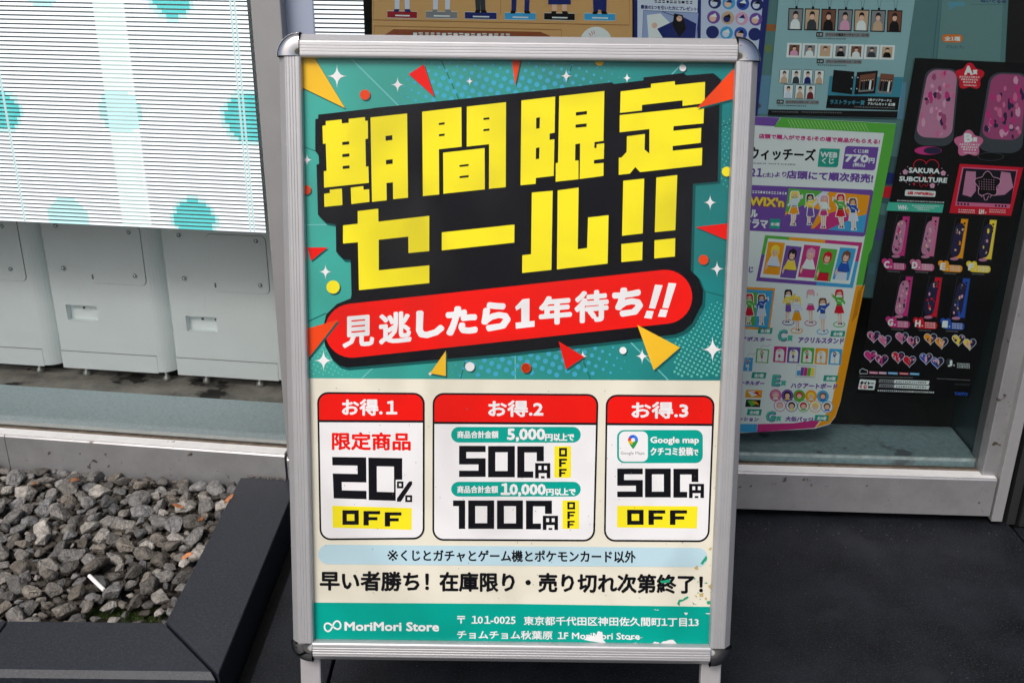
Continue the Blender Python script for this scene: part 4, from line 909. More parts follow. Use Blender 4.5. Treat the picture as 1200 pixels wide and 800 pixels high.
# --- tan poster: only the lower legs of its standing figures and the stand bases show above the sign
sh, pr = bill('window_poster', [(436, -60), (741, -54), (741, 190), (436, 184)], .0535, P_TAN, 'tan goods poster with rows of coloured stand bases above the sign')
P = pr(); zt = Z(430, 0, 2.553)
P.stroke(zt([(20, -160), (20, 60), (785, 76), (785, -150)]), .9, P_TAN2, 2); P.stroke(zt([(22, 330), (22, 78), (582, 90), (582, 330)]), .9, P_TAN2, 2)
P.line(zt([(400, -150)])[0], zt([(400, 45)])[0], .5, P_TAN2, 2)
for (x0, x1, y, c, tr_, shoe, ln) in ((61, 150, 33, pk('base_red', (150, 30, 40)), P_ICE, P_NAVY, 0), (176, 270, 34, P_GREY, P_ICE, P_GREY, .1), (293, 388, 36, P_NAVY, P_DKG, P_BLK, -.25), (412, 505, 38, P_CYAN, P_NAVY, P_BLK, .15), (530, 622, 39, P_BLK, P_SKIN, P_BLK, 0), (650, 743, 40, P_CYAN, P_NAVY, P_BLK, -.1)):
    P.poly(zt([(x0, y), (x1, y+2), (x1, y+23), (x0, y+21)]), c, 3); P.stroke(zt([(x0, y), (x1, y+2), (x1, y+23), (x0, y+21)]), .5, P_WH, 4, True)
    P.poly(zt([(x0+24, y+12), (x1-22, y+13), (x1-22, y+17), (x0+24, y+16)]), P_WH, 4)
    xc = (x0+x1)/2
    for sx in (-1, 1):
        xa = xc+sx*15+ln*30*sx
        P.poly(zt([(xa-9+ln*30, -90), (xa+9+ln*30, -90), (xa+7, y-4), (xa-7, y-4)]), tr_, 5); P.poly(zt([(xa-8, y-5), (xa+7, y-5), (xa+8+sx*4, y+3), (xa-8+sx*2, y+3)]), shoe, 6)
    if c is P_BLK: P.poly(zt([(xc-32, -90), (xc+30, -90), (xc+34, 14), (xc-34, 14)]), P_NAVY, 7)
    if x0 == 650: P.poly(zt([(xc-14, -90), (xc+22, -90), (xc+20, 34), (xc-20, 26)]), P_NAVY, 7)
P.poly(zt([(48, 108), (80, 88), (520, 96), (548, 108), (548, 140), (48, 132)]), P_BRN, 3)
P.text('~17', zt([(135, 97), (430, 101), (430, 112), (135, 108)]), P_WH, 4)
P.circle(698.5, 50.5, 19, P_WH, 4, 24); 
for a in (-2.3, -2.0, -1.75): P.line((698+8*math.cos(a), 48+8*math.sin(a)), (698+12*math.cos(a), 48+12*math.sin(a)), .8, P_RED, 5)
fin(P, 'print', sh)

# --- navy edged badge poster
sh, pr = bill('window_poster', [(743, -40), (905, -40), (886, 150), (743, 150)], .0525, P_NAVY, 'white poster with navy edge and rows of round badges')
P = pr(); P.poly([(747, -38), (818, -38), (816, 148), (747, 148)], P_ICE, 2); P.poly([(822, -38), (898, -38), (881, 134), (820, 134)], pk('ice2', (190, 208, 232)), 2)
P.text('最後の1つを引いた方にプレゼント!!', [(751, 6), (819, 9), (819, 13.5), (751, 10.5)], P_NAVY, 3, .2, 4); P.text('~10', [(766, .2), (812, 1.5), (812, 5), (766, 3.6)], P_BLK, 3)
P.poly([(754, 12.5), (818.5, 15.5), (815, 60), (752, 60)], pk('art_sky', (150, 172, 215)), 3); P.stroke([(754, 12.5), (818.5, 15.5), (815, 60), (752, 60)], .6, P_NAVY, 4, True)
P.poly([(758, 18), (774, 16), (788, 30), (778, 44), (760, 46)], P_WH, 4.5); P.poly([(770, 34), (800, 20), (816, 28), (814, 52), (784, 56)], P_NAVY, 5); P.poly([(790, 16), (800, 18), (804, 34), (796, 44), (788, 30)], P_BLK, 6); P.circle(796, 22, 3.4, P_SKIN, 7, 10); P.circle(767, 30, 3.4, P_SKIN, 7, 10); P.line((776, 14), (800, 22), .7, P_BLK, 7)
for i, x in enumerate((837.5, 854, 870.5, 887)):
    for j, y in enumerate((3, 20.5, 38)):
        c = [P_NAVY, P_PINKL, P_CYAN, P_PURP, P_BLUE, P_BEIGE][(i*2+j*3) % 6]; xx = x-j*1.3
        P.circle(xx, y+i*.8, 7.6, c, 3, 18); P.circle(xx-1, y+1+i*.8, 4.2, [P_ICE, P_SKIN, P_NAVY][(i+j) % 3], 4, 12); P.poly([(xx-4, y+i*.8-1), (xx+2, y-5+i*.8), (xx+4, y+i*.8)], [P_BLK, P_NAVY, P_WH][(i+2*j) % 3], 5)
fin(P, 'print', sh)

# --- pale teal poster with photo cards
zq = Z(860, 0, 5.4545)
sh, pr = bill('window_poster', zq([(310, -250), (1195, -250), (1045, 757), (216, 737)]), .0520, P_TEAL, 'pale teal poster with rows of small portrait photo cards')
P = pr()
cl_ = [P_WH, P_DKG, P_BLK, P_PINKL, P_WH, P_BEIGE, P_BLK]; bgs = [P_GREY, P_BEIGE, P_BROWN, P_GREY, P_BEIGE, P_GREY, P_BROWN]
for i in range(7):
    x = 345+105.5*i; y = 53+2.2*i; q = zq([(x+4, y), (x+100, y+2), (x+90, y+142), (x-6+4, y+140)])
    P.poly(q, P_BLK, 2); q2 = [bil(q, .06, .05), bil(q, .94, .05), bil(q, .94, .95), bil(q, .06, .95)]; person_card(P, q2, bgs[i], cl_[i], 3)
    P.circle(*zq([(x+55, y-5)])[0], 1.6, P_BLK, 3, 8); P.line(zq([(x+52, y-8)])[0], zq([(x+38, -60)])[0], .35, P_DKG, 3); P.line(zq([(x+58, y-8)])[0], zq([(x+84, -60)])[0], .35, P_DKG, 3)
for i in range(7):
    x = 336+99*i; y = 275+2.3*i; q = zq([(x+6, y), (x+100, y+2), (x+92, y+95), (x-2, y+93)]); P.poly(q, P_WH, 2); q2 = [bil(q, .15, .12), bil(q, .85, .12), bil(q, .85, .86), bil(q, .15, .86)]; person_card(P, q2, bgs[(i+2) % 7], cl_[(i+3) % 7], 3)
for k, (x, y) in enumerate(((290, 443), (366, 444), (440, 446), (513, 448), (316, 540), (390, 541), (457, 543))):
    q = zq([(x+3, y), (x+66, y+1), (x+60, y+92), (x-3, y+91)]); P.poly(rrect(q, .12, .09, 3), P_DKG, 2); q2 = [bil(q, .05, .04), bil(q, .95, .04), bil(q, .95, .97), bil(q, .05, .97)]
    person_card(P, q2, P_WH, [P_BEIGE, P_DKG, P_NAVY, P_BEIGE, P_ICE, P_BEIGE, pk('maroon', (110, 32, 40))][k], 3)
def cap(x0, y0, x1, y1, a, b, c):
    P.poly(zq([(x0, y0), (x0+45, y0+1), (x0+43, y1+1), (x0-2, y1)]), P_BLK, 2); P.text(a, zq([(x0+6, y0+7), (x0+38, y0+7), (x0+38, y1-6), (x0+6, y1-6)]), P_WH, 3)
    P.poly(zq([(x0+56, y0+2), (x1, y0+5), (x1-2, y1+4), (x0+54, y1+1)]), P_GREY, 2); P.text(b, zq([(x0+62, y0+8), (x1-70, y0+10), (x1-70, y1-3), (x0+62, y1-5)]), P_BLK, 3, .12, 4); P.text(c, zq([(x1-52, y0+10), (x1-8, y0+11), (x1-8, y1-2), (x1-52, y1-3)]), P_BLK, 3)
    P.text('~14', zq([(x0+2, y1+6), (x0+190, y1+10), (x0+190, y1+18), (x0+2, y1+14)]), P_DKG, 3)
cap(527, 206, 868, 236, 'D賞', 'アクリル印鑑風キーチェーン', '全7種'); cap(530, 379, 818, 406, 'E賞', 'フレームマグネット', '全7種'); cap(274, 638, 545, 664, 'F賞', 'クリアビッグカード', '全7種')
P.poly(zq([(612, 487), (1083, 494), (1063, 625), (597, 612)]), P_TEAL2, 2); P.poly(zq([(600, 610), (1060, 622), (1048, 707), (587, 692)]), P_BLK, 3)
P.text('ラストラッキー賞', zq([(617, 637), (836, 643), (832, 672), (613, 666)]), P_TEAL2, 4, .25, 4); P.text('1枚クリアカードと', zq([(858, 630), (1008, 636), (1006, 652), (856, 646)]), P_WH, 4, .15, 4); P.text('アルバムセット 全1種', zq([(857, 654), (1030, 660), (1028, 678), (855, 671)]), P_WH, 4, .15, 4)
P.text('~24', zq([(768, 680), (1030, 688), (1030, 695), (768, 687)]), P_GREY, 4)
P.poly(zq([(637, 447), (770, 459), (755, 605), (622, 588)]), P_BLK, 4); P.poly(zq([(786, 462), (921, 452), (902, 598), (768, 605)]), P_BLK, 4)
for q in ([(806, 482), (906, 468), (892, 582), (795, 590)], [(938, 470), (1025, 477), (1006, 601), (916, 594)]):
    q = zq(q); P.poly(q, P_BROWN, 5); P.poly([bil(q, 0, .82), bil(q, 1, .8), bil(q, 1, 1), bil(q, 0, 1)], P_GREY, 6)
    for i in range(6):
        x = .1+i*.14; P.poly([bil(q, x, .9), bil(q, x+.13, .9), bil(q, x+.13, .38), bil(q, x, .38)], [P_BLK, P_DKG, P_BLK, P_BLK, P_WH, P_BLK][i], 7); P.poly([bil(q, x+.02, .38), bil(q, x+.11, .38), bil(q, x+.11, .26), bil(q, x+.02, .26)], P_HAIR, 7); P.poly([bil(q, x+.035, .38), bil(q, x+.095, .38), bil(q, x+.095, .31), bil(q, x+.035, .31)], P_SKIN, 8)
for x, y in ((757, 497), (792, 497), (750, 568), (785, 568)): P.circle(*zq([(x, y)])[0], .8, P_WH, 5, 6)
P.poly(zq([(220, 700), (1049, 712), (1043, 755), (217, 736)]), P_BLK, 2); P.text('~16', zq([(240, 711), (412, 714), (412, 721), (240, 718)]), P_GREY, 3); P.text('~22', zq([(430, 713), (690, 718), (690, 725), (430, 720)]), P_GREY, 3)
fin(P, 'print', sh)

# --- pale poster farther inside, its shade painted into the dim inks, toys left out
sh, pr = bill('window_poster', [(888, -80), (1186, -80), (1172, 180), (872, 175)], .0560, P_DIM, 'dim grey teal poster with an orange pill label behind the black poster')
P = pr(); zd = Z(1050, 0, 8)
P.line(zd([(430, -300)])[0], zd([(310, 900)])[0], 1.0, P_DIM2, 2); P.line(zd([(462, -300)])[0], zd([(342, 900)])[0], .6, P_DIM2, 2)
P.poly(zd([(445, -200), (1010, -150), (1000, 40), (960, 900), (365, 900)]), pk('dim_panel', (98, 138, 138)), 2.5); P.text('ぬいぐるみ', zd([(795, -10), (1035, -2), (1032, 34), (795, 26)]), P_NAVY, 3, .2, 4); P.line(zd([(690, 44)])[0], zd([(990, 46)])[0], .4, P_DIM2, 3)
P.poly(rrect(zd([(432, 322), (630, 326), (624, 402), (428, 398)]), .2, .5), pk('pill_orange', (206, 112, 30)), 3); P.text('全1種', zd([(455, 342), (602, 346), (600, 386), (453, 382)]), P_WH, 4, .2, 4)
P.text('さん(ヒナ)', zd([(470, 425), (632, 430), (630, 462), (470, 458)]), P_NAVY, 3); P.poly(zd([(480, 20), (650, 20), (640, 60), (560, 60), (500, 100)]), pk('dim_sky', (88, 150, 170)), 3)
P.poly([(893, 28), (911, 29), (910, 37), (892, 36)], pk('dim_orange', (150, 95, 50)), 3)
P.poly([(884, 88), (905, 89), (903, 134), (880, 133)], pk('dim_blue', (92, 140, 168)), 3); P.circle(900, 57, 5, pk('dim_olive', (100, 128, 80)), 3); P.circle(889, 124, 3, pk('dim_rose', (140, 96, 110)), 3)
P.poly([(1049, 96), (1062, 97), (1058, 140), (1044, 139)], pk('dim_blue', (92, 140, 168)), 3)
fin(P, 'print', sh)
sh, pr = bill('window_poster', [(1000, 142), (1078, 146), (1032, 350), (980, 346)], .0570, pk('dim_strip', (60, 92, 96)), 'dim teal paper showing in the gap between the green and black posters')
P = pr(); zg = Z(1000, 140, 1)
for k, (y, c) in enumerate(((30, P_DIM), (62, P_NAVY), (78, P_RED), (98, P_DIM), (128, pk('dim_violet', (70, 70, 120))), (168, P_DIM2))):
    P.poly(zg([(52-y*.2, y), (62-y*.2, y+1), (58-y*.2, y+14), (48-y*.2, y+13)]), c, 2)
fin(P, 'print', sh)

# --- green and purple bordered poster
za, zb_, zc, ze = Z(870, 135, 6.667), Z(865, 215, 6.156), Z(860, 330, 4.444), Z(860, 130, 4)
OUT = [(820, 133), (1050, 145), (1046, 172), (985, 470), (979, 488), (972, 497), (955, 502), (870, 507), (800, 506)]
sh, pr = bill('window_poster', None, .0500, P_WH, 'white prize poster with green, purple and amber border and figure cards', OUT)
P = pr()
P.poly([(820, 133.5), (914, 138), (908, 148), (820, 143.5)], P_PURP, 2); P.poly([(915, 138), (1050, 145.2), (1046.5, 170), (1013, 334), (1003, 334), (1036, 156), (907, 149)], P_GRN, 2)
P.poly([(1013.3, 334.4), (985, 469), (979, 487), (972, 496), (955, 501), (965, 490), (975, 470), (1003.2, 334.4)], P_ORA, 2)
P.poly([(954.5, 501), (887, 506), (888, 496.5), (930, 495.5), (962, 491)], P_MAG, 2); P.poly([(886.7, 506), (830, 506.5), (830, 496), (887.7, 496.5)], P_CYAN, 2)
for k in range(24): x = 921+k*3.9; P.line((x+2, 140+k*.2), (x+7, 149.5+k*.2), .7, pk('mint_line', (160, 215, 140)), 3)
for k in range(14): y = 295+k*2.9; P.line((1017.5-k*.55, y+5), (1021.5-k*.58, y-3), .8, P_DKG if k > 5 else pk('dk_green', (40, 110, 40)), 3)
for k in range(12): y = 337+k*3; P.line((1005-k*.62, y+6), (1011.5-k*.62, y-2), .8, pk('dk_amber', (150, 95, 10)), 3)
P.text('店頭で購入ができる!その場で商品がもらえる!', za([(130, 145), (1075, 190), (1070, 226), (128, 180)]), P_MAG, 3, .3, 4)
P.text('ウィッチーズ', za([(60, 246), (572, 268), (565, 358), (60, 344)]), P_BLK, 3, .55, 6); P.text('ASHI WITCHES', za([(80, 370), (415, 380), (414, 390), (80, 380)]), P_BLK, 3)
P.poly(rrect(za([(603, 258), (762, 264), (745, 408), (587, 402)]), .12, .12, 4, (1, 0, 1, 0)), P_AQUA, 3); P.text('WEB', za([(612, 288), (742, 293), (738, 332), (609, 327)]), P_WH, 4, .35, 4); P.text('くじ', za([(624, 335), (716, 339), (712, 380), (620, 375)]), P_WH, 4, .35, 4)
P.poly(rrect(za([(805, 240), (1064, 250), (1035, 432), (779, 420)]), .08, .1, 4, (1, 0, 1, 0)), P_PURP, 3); P.text('くじ1枚', za([(870, 264), (988, 270), (984, 298), (866, 292)]), P_WH, 4, .2, 4); P.text('770', za([(808, 308), (985, 315), (978, 368), (802, 360)]), P_WH, 4, .8, 6); P.text('円', za([(990, 335), (1032, 337), (1028, 376), (986, 374)]), P_WH, 4, .3, 4); P.text('(税込)', za([(865, 372), (960, 376), (956, 408), (861, 404)]), P_WH, 4, .2, 4)
P.text('21', za([(70, 414), (158, 418), (150, 480), (64, 476)]), P_PURP, 3, .5, 6); P.text('(土)より', za([(160, 450), (345, 440), (342, 490), (158, 486)]), P_PURP, 3, .3, 4); P.text('店頭にて順次発売!', za([(350, 432), (1022, 462), (1014, 528), (345, 492)]), P_PURP, 3, .5, 6)
P.poly(rrect(zb_([(-140, 2), (978, 46), (915, 383), (-140, 328)]), .02, .05, 4), P_PURP, 3)
P.text('~15', zb_([(60, 48), (352, 62), (350, 82), (60, 68)]), P_WH, 4, .2, 4); P.text("WIX'n", zb_([(85, 95), (330, 112), (326, 172), (82, 158)]), pk('wix_shadow', (150, 80, 20)), 4, 1.2, 8); P.text("WIX'n", zb_([(85, 93), (330, 110), (326, 168), (82, 154)]), P_YEL, 5, .7, 8)
P.text('アクリル', zb_([(-60, 178), (140, 188), (136, 244), (-60, 238)]), P_WH, 4, .6, 6); P.text('ジオラマ', zb_([(-20, 250), (215, 262), (208, 322), (-20, 312)]), P_WH, 4, .6, 6); P.poly(rrect(zb_([(230, 252), (306, 257), (300, 328), (224, 323)]), .12, .12, 3), P_AQUA, 4); P.text('全1種', zb_([(236, 280), (298, 284), (296, 306), (234, 302)]), P_WH, 5, .25, 4)
Q = zb_([(365, 34), (950, 85), (905, 354), (325, 308)]); P.poly(Q, P_ORA, 4)
P.poly([bil(Q, 0, 0), bil(Q, .42, 0), bil(Q, .12, .62), bil(Q, .0, .62)], P_GRN, 5); P.poly([bil(Q, .42, 0), bil(Q, .5, 0), bil(Q, .12, 1), bil(Q, .0, 1), bil(Q, .12, .62)], P_ICE, 5); P.poly([bil(Q, .0, .72), bil(Q, .2, .4), bil(Q, .42, .5), bil(Q, .34, 1), bil(Q, 0, 1)], P_PURP, 6)
P.poly([bil(Q, .38, 1), bil(Q, .55, .55), bil(Q, .72, .42), bil(Q, .86, .8), bil(Q, .8, 1)], P_MAG, 5); P.poly([bil(Q, .55, 1), bil(Q, .86, .62), bil(Q, 1, .5), bil(Q, 1, 1)], P_CYAN, 6)
HB = [(P_YEL, P_ICE, P_ORA), (P_HAIR, P_YEL, P_PURP), (P_PINKL, P_WH, P_MAG), (P_RED, P_GRN, P_RED), (P_BROWN, P_BLUE, P_ICE)]
for k, (x, y, h) in enumerate(((395, 298, 240), (522, 295, 218), (612, 318, 232), (738, 318, 242), (832, 332, 226))): p = zb_([(x, y)])[0]; figure(P, *p, h/6.156, *HB[k], 8, (.06, -.02, .04, .0, -.03)[k])
Q = zb_([(195, 372), (896, 426), (826, 753), (129, 702)]); P.poly(Q, P_PURP, 4); P.poly([bil(Q, 0, 0), bil(Q, .25, 0), bil(Q, .25, .4), bil(Q, 0, .42)], P_GRN, 5); P.poly([bil(Q, .25, 0), bil(Q, .62, 0), bil(Q, .62, .4), bil(Q, .25, .4)], P_ORA, 5); P.poly([bil(Q, .62, 0), bil(Q, 1, 0), bil(Q, 1, .42), bil(Q, .62, .42)], P_MAG, 5); P.poly([bil(Q, .62, .42), bil(Q, 1, .42), bil(Q, 1, 1), bil(Q, .62, 1)], P_CYAN, 5)
P.poly(zb_([(216, 395), (868, 450), (805, 726), (157, 675)]), P_WH, 6)
for k, (q, c) in enumerate((([(217, 418), (337, 428), (297, 660), (180, 650)], P_ORA), ([(346, 446), (459, 456), (413, 686), (300, 676)], P_PURP), ([(476, 440), (593, 450), (549, 682), (430, 673)], P_MAG), ([(598, 465), (716, 475), (664, 706), (547, 697)], P_GRN), ([(735, 460), (851, 469), (795, 698), (679, 689)], P_CYAN))):
    q = zb_(q); P.poly(q, c, 7); b = lambda x, y: bil(q, x, y); hc, tc_, bc = HB[k]
    P.poly([b(.14, 1), b(.22, .72), b(.8, .72), b(.86, 1)], bc, 8); P.poly([b(.05, .8), b(.3, .42), b(.7, .42), b(.95, .72), b(.8, .74), b(.2, .74)], tc_, 9); P.poly([b(.5+.27*math.cos(a), .27+.19*math.sin(a)) for a in np.linspace(0, 6.28, 15)[:-1]], hc, 10); P.poly([b(.5+.17*math.cos(a), .31+.12*math.sin(a)) for a in np.linspace(0, 6.28, 13)[:-1]], P_SKIN, 11); P.poly([b(.24, .34), b(.26, .14), b(.5, .07), b(.74, .14), b(.77, .36), b(.68, .22), b(.52, .25), b(.4, .2)], hc, 12); P.circle(*b(.42, .33), .5, P_HAIR, 12.5, 6); P.circle(*b(.58, .34), .5, P_HAIR, 12.5, 6); P.line(b(.46, .39), b(.54, .39), .35, P_RED, 12.5); P.line(b(.36, .46), b(.64, .47), .7, P_WH, 12); P.line(b(.2, .74), b(.8, .75), .6, P_HAIR, 12); P.poly([b(.05, .8), b(.12, .62), b(.2, .74), b(.14, .9)], P_SKIN, 12)
P.text('くじ', zb_([(40, 596), (110, 600), (104, 642), (36, 638)]), P_PURP, 4, .4, 4)
# lower rows
P.poly(zc([(-40, 22), (215, 34), (186, 252), (-40, 240)]), P_ORA, 3); P.poly(zc([(-40, 34), (205, 46), (178, 240), (-40, 228)]), P_CYAN, 4)
for k, (q, c) in enumerate((([(66, 52), (122, 55), (108, 228), (52, 224)], P_GRN), ([(128, 56), (196, 60), (172, 228), (114, 226)], P_CYAN))):
    q = zc(q); P.poly(q, c, 5); figure(P, *bil(q, .5, .97), (q[3][1]-q[0][1])*.92, *HB[3+k], 6)
for k, (x, y, h, i) in enumerate(((283, 212, 172, 1), (327, 254, 178, 0), (399, 215, 175, 2), (462, 260, 176, 4), (548, 222, 182, 3))): p = zc([(x, y)])[0]; P.ring(p[0], p[1], 7.2, 1.0, [P_PURP, P_ORA, P_MAG, P_CYAN, P_GRN][k], 3, 18, 3.6); figure(P, p[0], p[1], h/4.444, *HB[i], 5)
def tagbox(x, y, t_, wd=78): P.poly(zc([(x+4, y), (x+wd, y+2), (x+wd-6, y+33), (x-2, y+31)]), P_AQUA, 3); P.text(t_, zc([(x+16, y+7), (x+wd-14, y+9), (x+wd-18, y+27), (x+13, y+25)]), P_WH, 4, .25, 4)
tagbox(125, 238, '全1種'); tagbox(503, 254, '全5種'); tagbox(92, 470, '全5種'); tagbox(466, 486, '全8種'); tagbox(68, 662, '全8種'); tagbox(420, 692, '全10種', 76)
def prize(L_, x, y, w_, h_, t_, tx0, ty0, tx1, ty1):
    P.text(L_, zc([(x+6, y), (x+w_, y+2), (x+w_-6, y+h_), (x, y+h_-2)]), P_PURP, 3, 1.3, 8); P.text(L_, zc([(x+4, y-2), (x+w_-2, y), (x+w_-8, y+h_-2), (x-2, y+h_-4)]), P_MINT, 4, .7, 8); P.text('賞', zc([(x+w_+4, y+h_*.5), (x+w_+30, y+h_*.5), (x+w_+28, y+h_), (x+w_+2, y+h_)]), P_MINT, 4, .4, 4); P.text(t_, zc([(tx0+4, ty0), (tx1+4, ty0+6), (tx1, ty1+6), (tx0, ty1)]), P_PURP, 3, .4, 6)
prize('C', 230, 252, 46, 55, 'アクリルスタンド', 335, 288, 570, 316); prize('E', 200, 488, 42, 52, 'ハクアートボード', 296, 526, 536, 552); prize('G', 168, 676, 48, 48, '大缶バッジ', 268, 700, 410, 724)
P.text('アポスター', zc([(40, 285), (196, 291), (192, 312), (36, 306)]), P_PURP, 3, .35, 4); P.text('キーホルダー', zc([(10, 512), (160, 518), (156, 540), (6, 532)]), P_PURP, 3, .35, 4); P.text('クッション', zc([(0, 702), (130, 706), (126, 726), (-4, 722)]), P_PURP, 3, .35, 4)
for k, c in enumerate((P_MAG, P_PURP, P_GRN, P_ORA, P_CYAN)):
    x = 210+k*72; y = 335+k*3.2; q = zc([(x, y), (x+66, y+3), (x+58, y+86), (x-7, y+82)]); P.poly(q, c, 3); P.poly(rrect([bil(q, .16, .14), bil(q, .84, .14), bil(q, .84, .92), bil(q, .16, .92)], .5, .3, 4, (1, 1, 0, 0)), P_WH, 4); figure(P, *bil(q, .5, .9), 13.5, *HB[(2, 1, 3, 0, 4)[k]], 5)
q = zc([(328, 434), (428, 440), (420, 498), (320, 492)]); P.poly(q, P_WH, 3); P.stroke(q, .5, P_GREY, 4, True)
for k, c in enumerate((P_CYAN, P_PURP, P_MAG, P_GRN, P_YEL)): P.poly([bil(q, .05+k*.18, .15+.3*(k == 0)), bil(q, .22+k*.18, .15+.3*(k == 0)), bil(q, .22+k*.18, .9), bil(q, .05+k*.18, .9)], c, 5)
for k, (q, c) in enumerate((([(118, 348), (184, 352), (178, 424), (112, 420)], P_GRN), ([(56, 394), (100, 396), (94, 466), (46, 464)], P_CYAN))):
    q = zc(q); P.poly(q, c, 3); P.poly([bil(q, .1, .08), bil(q, .9, .08), bil(q, .9, .94), bil(q, .1, .94)], P_WH if k == 0 else P_CYAN, 4); figure(P, *bil(q, .5, .94), 13, *HB[3+k], 5)
P.stroke(zc([(140, 345), (150, 330), (175, 336), (192, 326)]), .4, P_GREY, 3); P.stroke(zc([(70, 388), (80, 372), (100, 378), (112, 370)]), .4, P_GREY, 3)
for k, (q, c) in enumerate((([(64, 562), (148, 564), (144, 604), (58, 602)], P_ORA), ([(64, 612), (140, 614), (136, 652), (58, 650)], P_HAIR))): q = zc(q); P.poly(q, c, 3); P.poly([bil(q, .1, .2), bil(q, .5, .1), bil(q, .9, .5), bil(q, .4, .9)], P_WH if k == 0 else P_GRN, 4); P.poly([bil(q, .4, .3), bil(q, .7, .2), bil(q, .95, .8)], P_RED if k == 0 else P_ORA, 5)
for k in range(10):
    i, j = k % 5, k//5; x = 217+i*61.5+j*22; y = 590+j*54+i*1.5; c = [P_PINK, P_PURP, P_GRN, P_ORA, P_CYAN][i]; p = zc([(x, y)])[0]
    P.circle(*p, 7.1, c, 3+.3*j, 20); P.circle(*p, 6.3, c if j == 0 else P_WH, 4+.3*j, 20); P.circle(p[0], p[1]-.6, 4.2, HB[(2, 1, 3, 0, 4)[i]][0], 5, 12); P.circle(p[0], p[1]+.3, 2.9, P_SKIN, 6, 10); P.poly([(p[0]-3.6, p[1]+4.8), (p[0]+3.6, p[1]+4.8), (p[0]+2, p[1]+3), (p[0]-2, p[1]+3)], HB[(2, 1, 3, 0, 4)[i]][1], 7)
fin(P, 'print', sh)

# --- black prize poster; its figures are left out, plain acrylic shapes keep their places
zk, zk2, zk3, zk4 = Z(1030, 60, 4), Z(1000, 240, 3.335), Z(1030, 160, 7.059), Z(1000, 370, 8)
sh, pr = bill('window_poster', [(1072.5, 68), (1236, 76), (1136, 465.5), (1003, 460)], .0490, P_BLK, 'black prize poster with pink flower badges and lettered heart tags')
P = pr()
P_ACR = pk('acrylic', (62, 70, 78)); P_ACP = pk('acrylic_pink', (188, 128, 160)); P_ACM = pk('acrylic_rose', (160, 74, 120)); P_INK = pk('ink_blue', (40, 36, 70), 1)
def blob(q, m_, lay): P.poly(rrect(q, .45, .3, 6), m_, lay)
def soft(pts, m_, lay):
    q = [np.array(p_) for p_ in pts]; n = len(q); out = []
    for i in range(n):
        a, b, c, d = q[i-1], q[i], q[(i+1) % n], q[(i+2) % n]
        for t_ in (0, .25, .5, .75): out.append(tuple(.5*(2*b+(c-a)*t_+(2*a-5*b+4*c-d)*t_**2+(3*b-a-3*c+d)*t_**3)))
    P.poly(out, m_, lay); return out
P.poly(rrect(zk([(222, 78), (378, 84), (345, 448), (158, 440)]), .3, .12, 6), P_ACR, 2); SH1 = rrect(zk([(232, 86), (368, 92), (340, 410), (170, 402)]), .3, .14, 6); P.poly(SH1, P_ACP, 3)
P.poly(rrect(zk([(520, 98), (706, 104), (668, 482), (458, 470)]), .3, .12, 6), P_ACR, 2); SH2 = rrect(zk([(530, 106), (696, 112), (664, 420), (478, 408)]), .3, .14, 6); P.poly(SH2, P_ACM, 3)
patches(P, SH1, [P_ACM, P_PINK, P_PINKL, P_INK, P_ACP, P_MAG], 46, 3.0, 4, 5); patches(P, SH2, [P_PINK, P_INK, P_PINKL, P_MAG, P_INK], 46, 3.0, 4, 6)
p = zk([(230, 466)])[0]; P.circle(*p, 16, P_MAG, 3, 24, 5); P.circle(p[0]+5, p[1], 10.5, P_INK, 4, 20, 4.2); p = zk([(523, 494)])[0]; P.circle(*p, 15.5, P_ACR, 3, 24, 5); P.circle(*p, 14.6, P_BLK, 4, 24, 4.4)
def flower(q, c, lay):
    cx, cy = q; n = 60
    P.poly([(cx+(14.2+2.2*math.cos(5*a+1.57))*math.cos(a)*1.08, cy+(14.2+2.2*math.cos(5*a+1.57))*math.sin(a)) for a in np.linspace(0, 2*math.pi, n+1)[:-1]], c, lay)
flower(zk([(425, 120)])[0], P_RED, 5); flower(zk([(420, 434)])[0], P_PINK, 5)
for t_, y in (('A', 72), ('B', 388)):
    P.text(t_, zk(rect(402, y, 436, y+37)), P_WH, 6, .9, 8); P.text('賞', zk(rect(440, y+16, 460, y+37)), P_WH, 6, .3, 4)
    for j, s_ in enumerate(('~9', '~8', '~5')): P.text(s_, zk([(376+j*8, y+44+j*12), (472-j*8, y+47+j*12), (471-j*8, y+55+j*12), (375+j*8, y+52+j*12)]), P_WH, 6, .2, 4)
    P.text('~10', zk([(396, y+84), (458, y+87), (456, y+93), (395, y+90)]), P_WH, 6)
h = [(390+105*math.sin(t_)**3, 265-(82*math.cos(t_)-30*math.cos(2*t_)-12*math.cos(3*t_)-6*math.cos(4*t_))) for t_ in np.linspace(0, 2*math.pi, 41)[:-1]]
P.stroke(zk3(h), .7, P_RED, 2, True)
P.text('SAKURA', zk3([(250, 258), (502, 268), (498, 306), (246, 298)]), P_WH, 4, .4, 6); P.text('SUBCULTURE', zk3([(172, 330), (564, 344), (558, 382), (168, 366)]), P_WH, 4, .4, 6)
for x, y in ((217, 293), (531, 303), (441, 406)):
    cx, cy = zk3([(x, y)])[0]
    for a in range(5): P.circle(cx+1.7*math.cos(a*1.2566-1.57), cy+1.7*math.sin(a*1.2566-1.57), 1.5, P_PINKL, 4+a*.1, 10)
P.stroke(zk3([(318, 376), (335, 380), (338, 408), (352, 420), (362, 400), (378, 396), (386, 412), (400, 405), (406, 386)]), .6, P_RED, 3)
P.poly(zk3([(280, 388), (290, 380), (300, 388), (290, 410)]), P_RED, 3)
for x, y in ((237, 250), (520, 264), (225, 380), (252, 396), (488, 397), (570, 321), (177, 308)): P.circle(*zk3([(x, y)])[0], .6, P_PINKL, 3, 6)
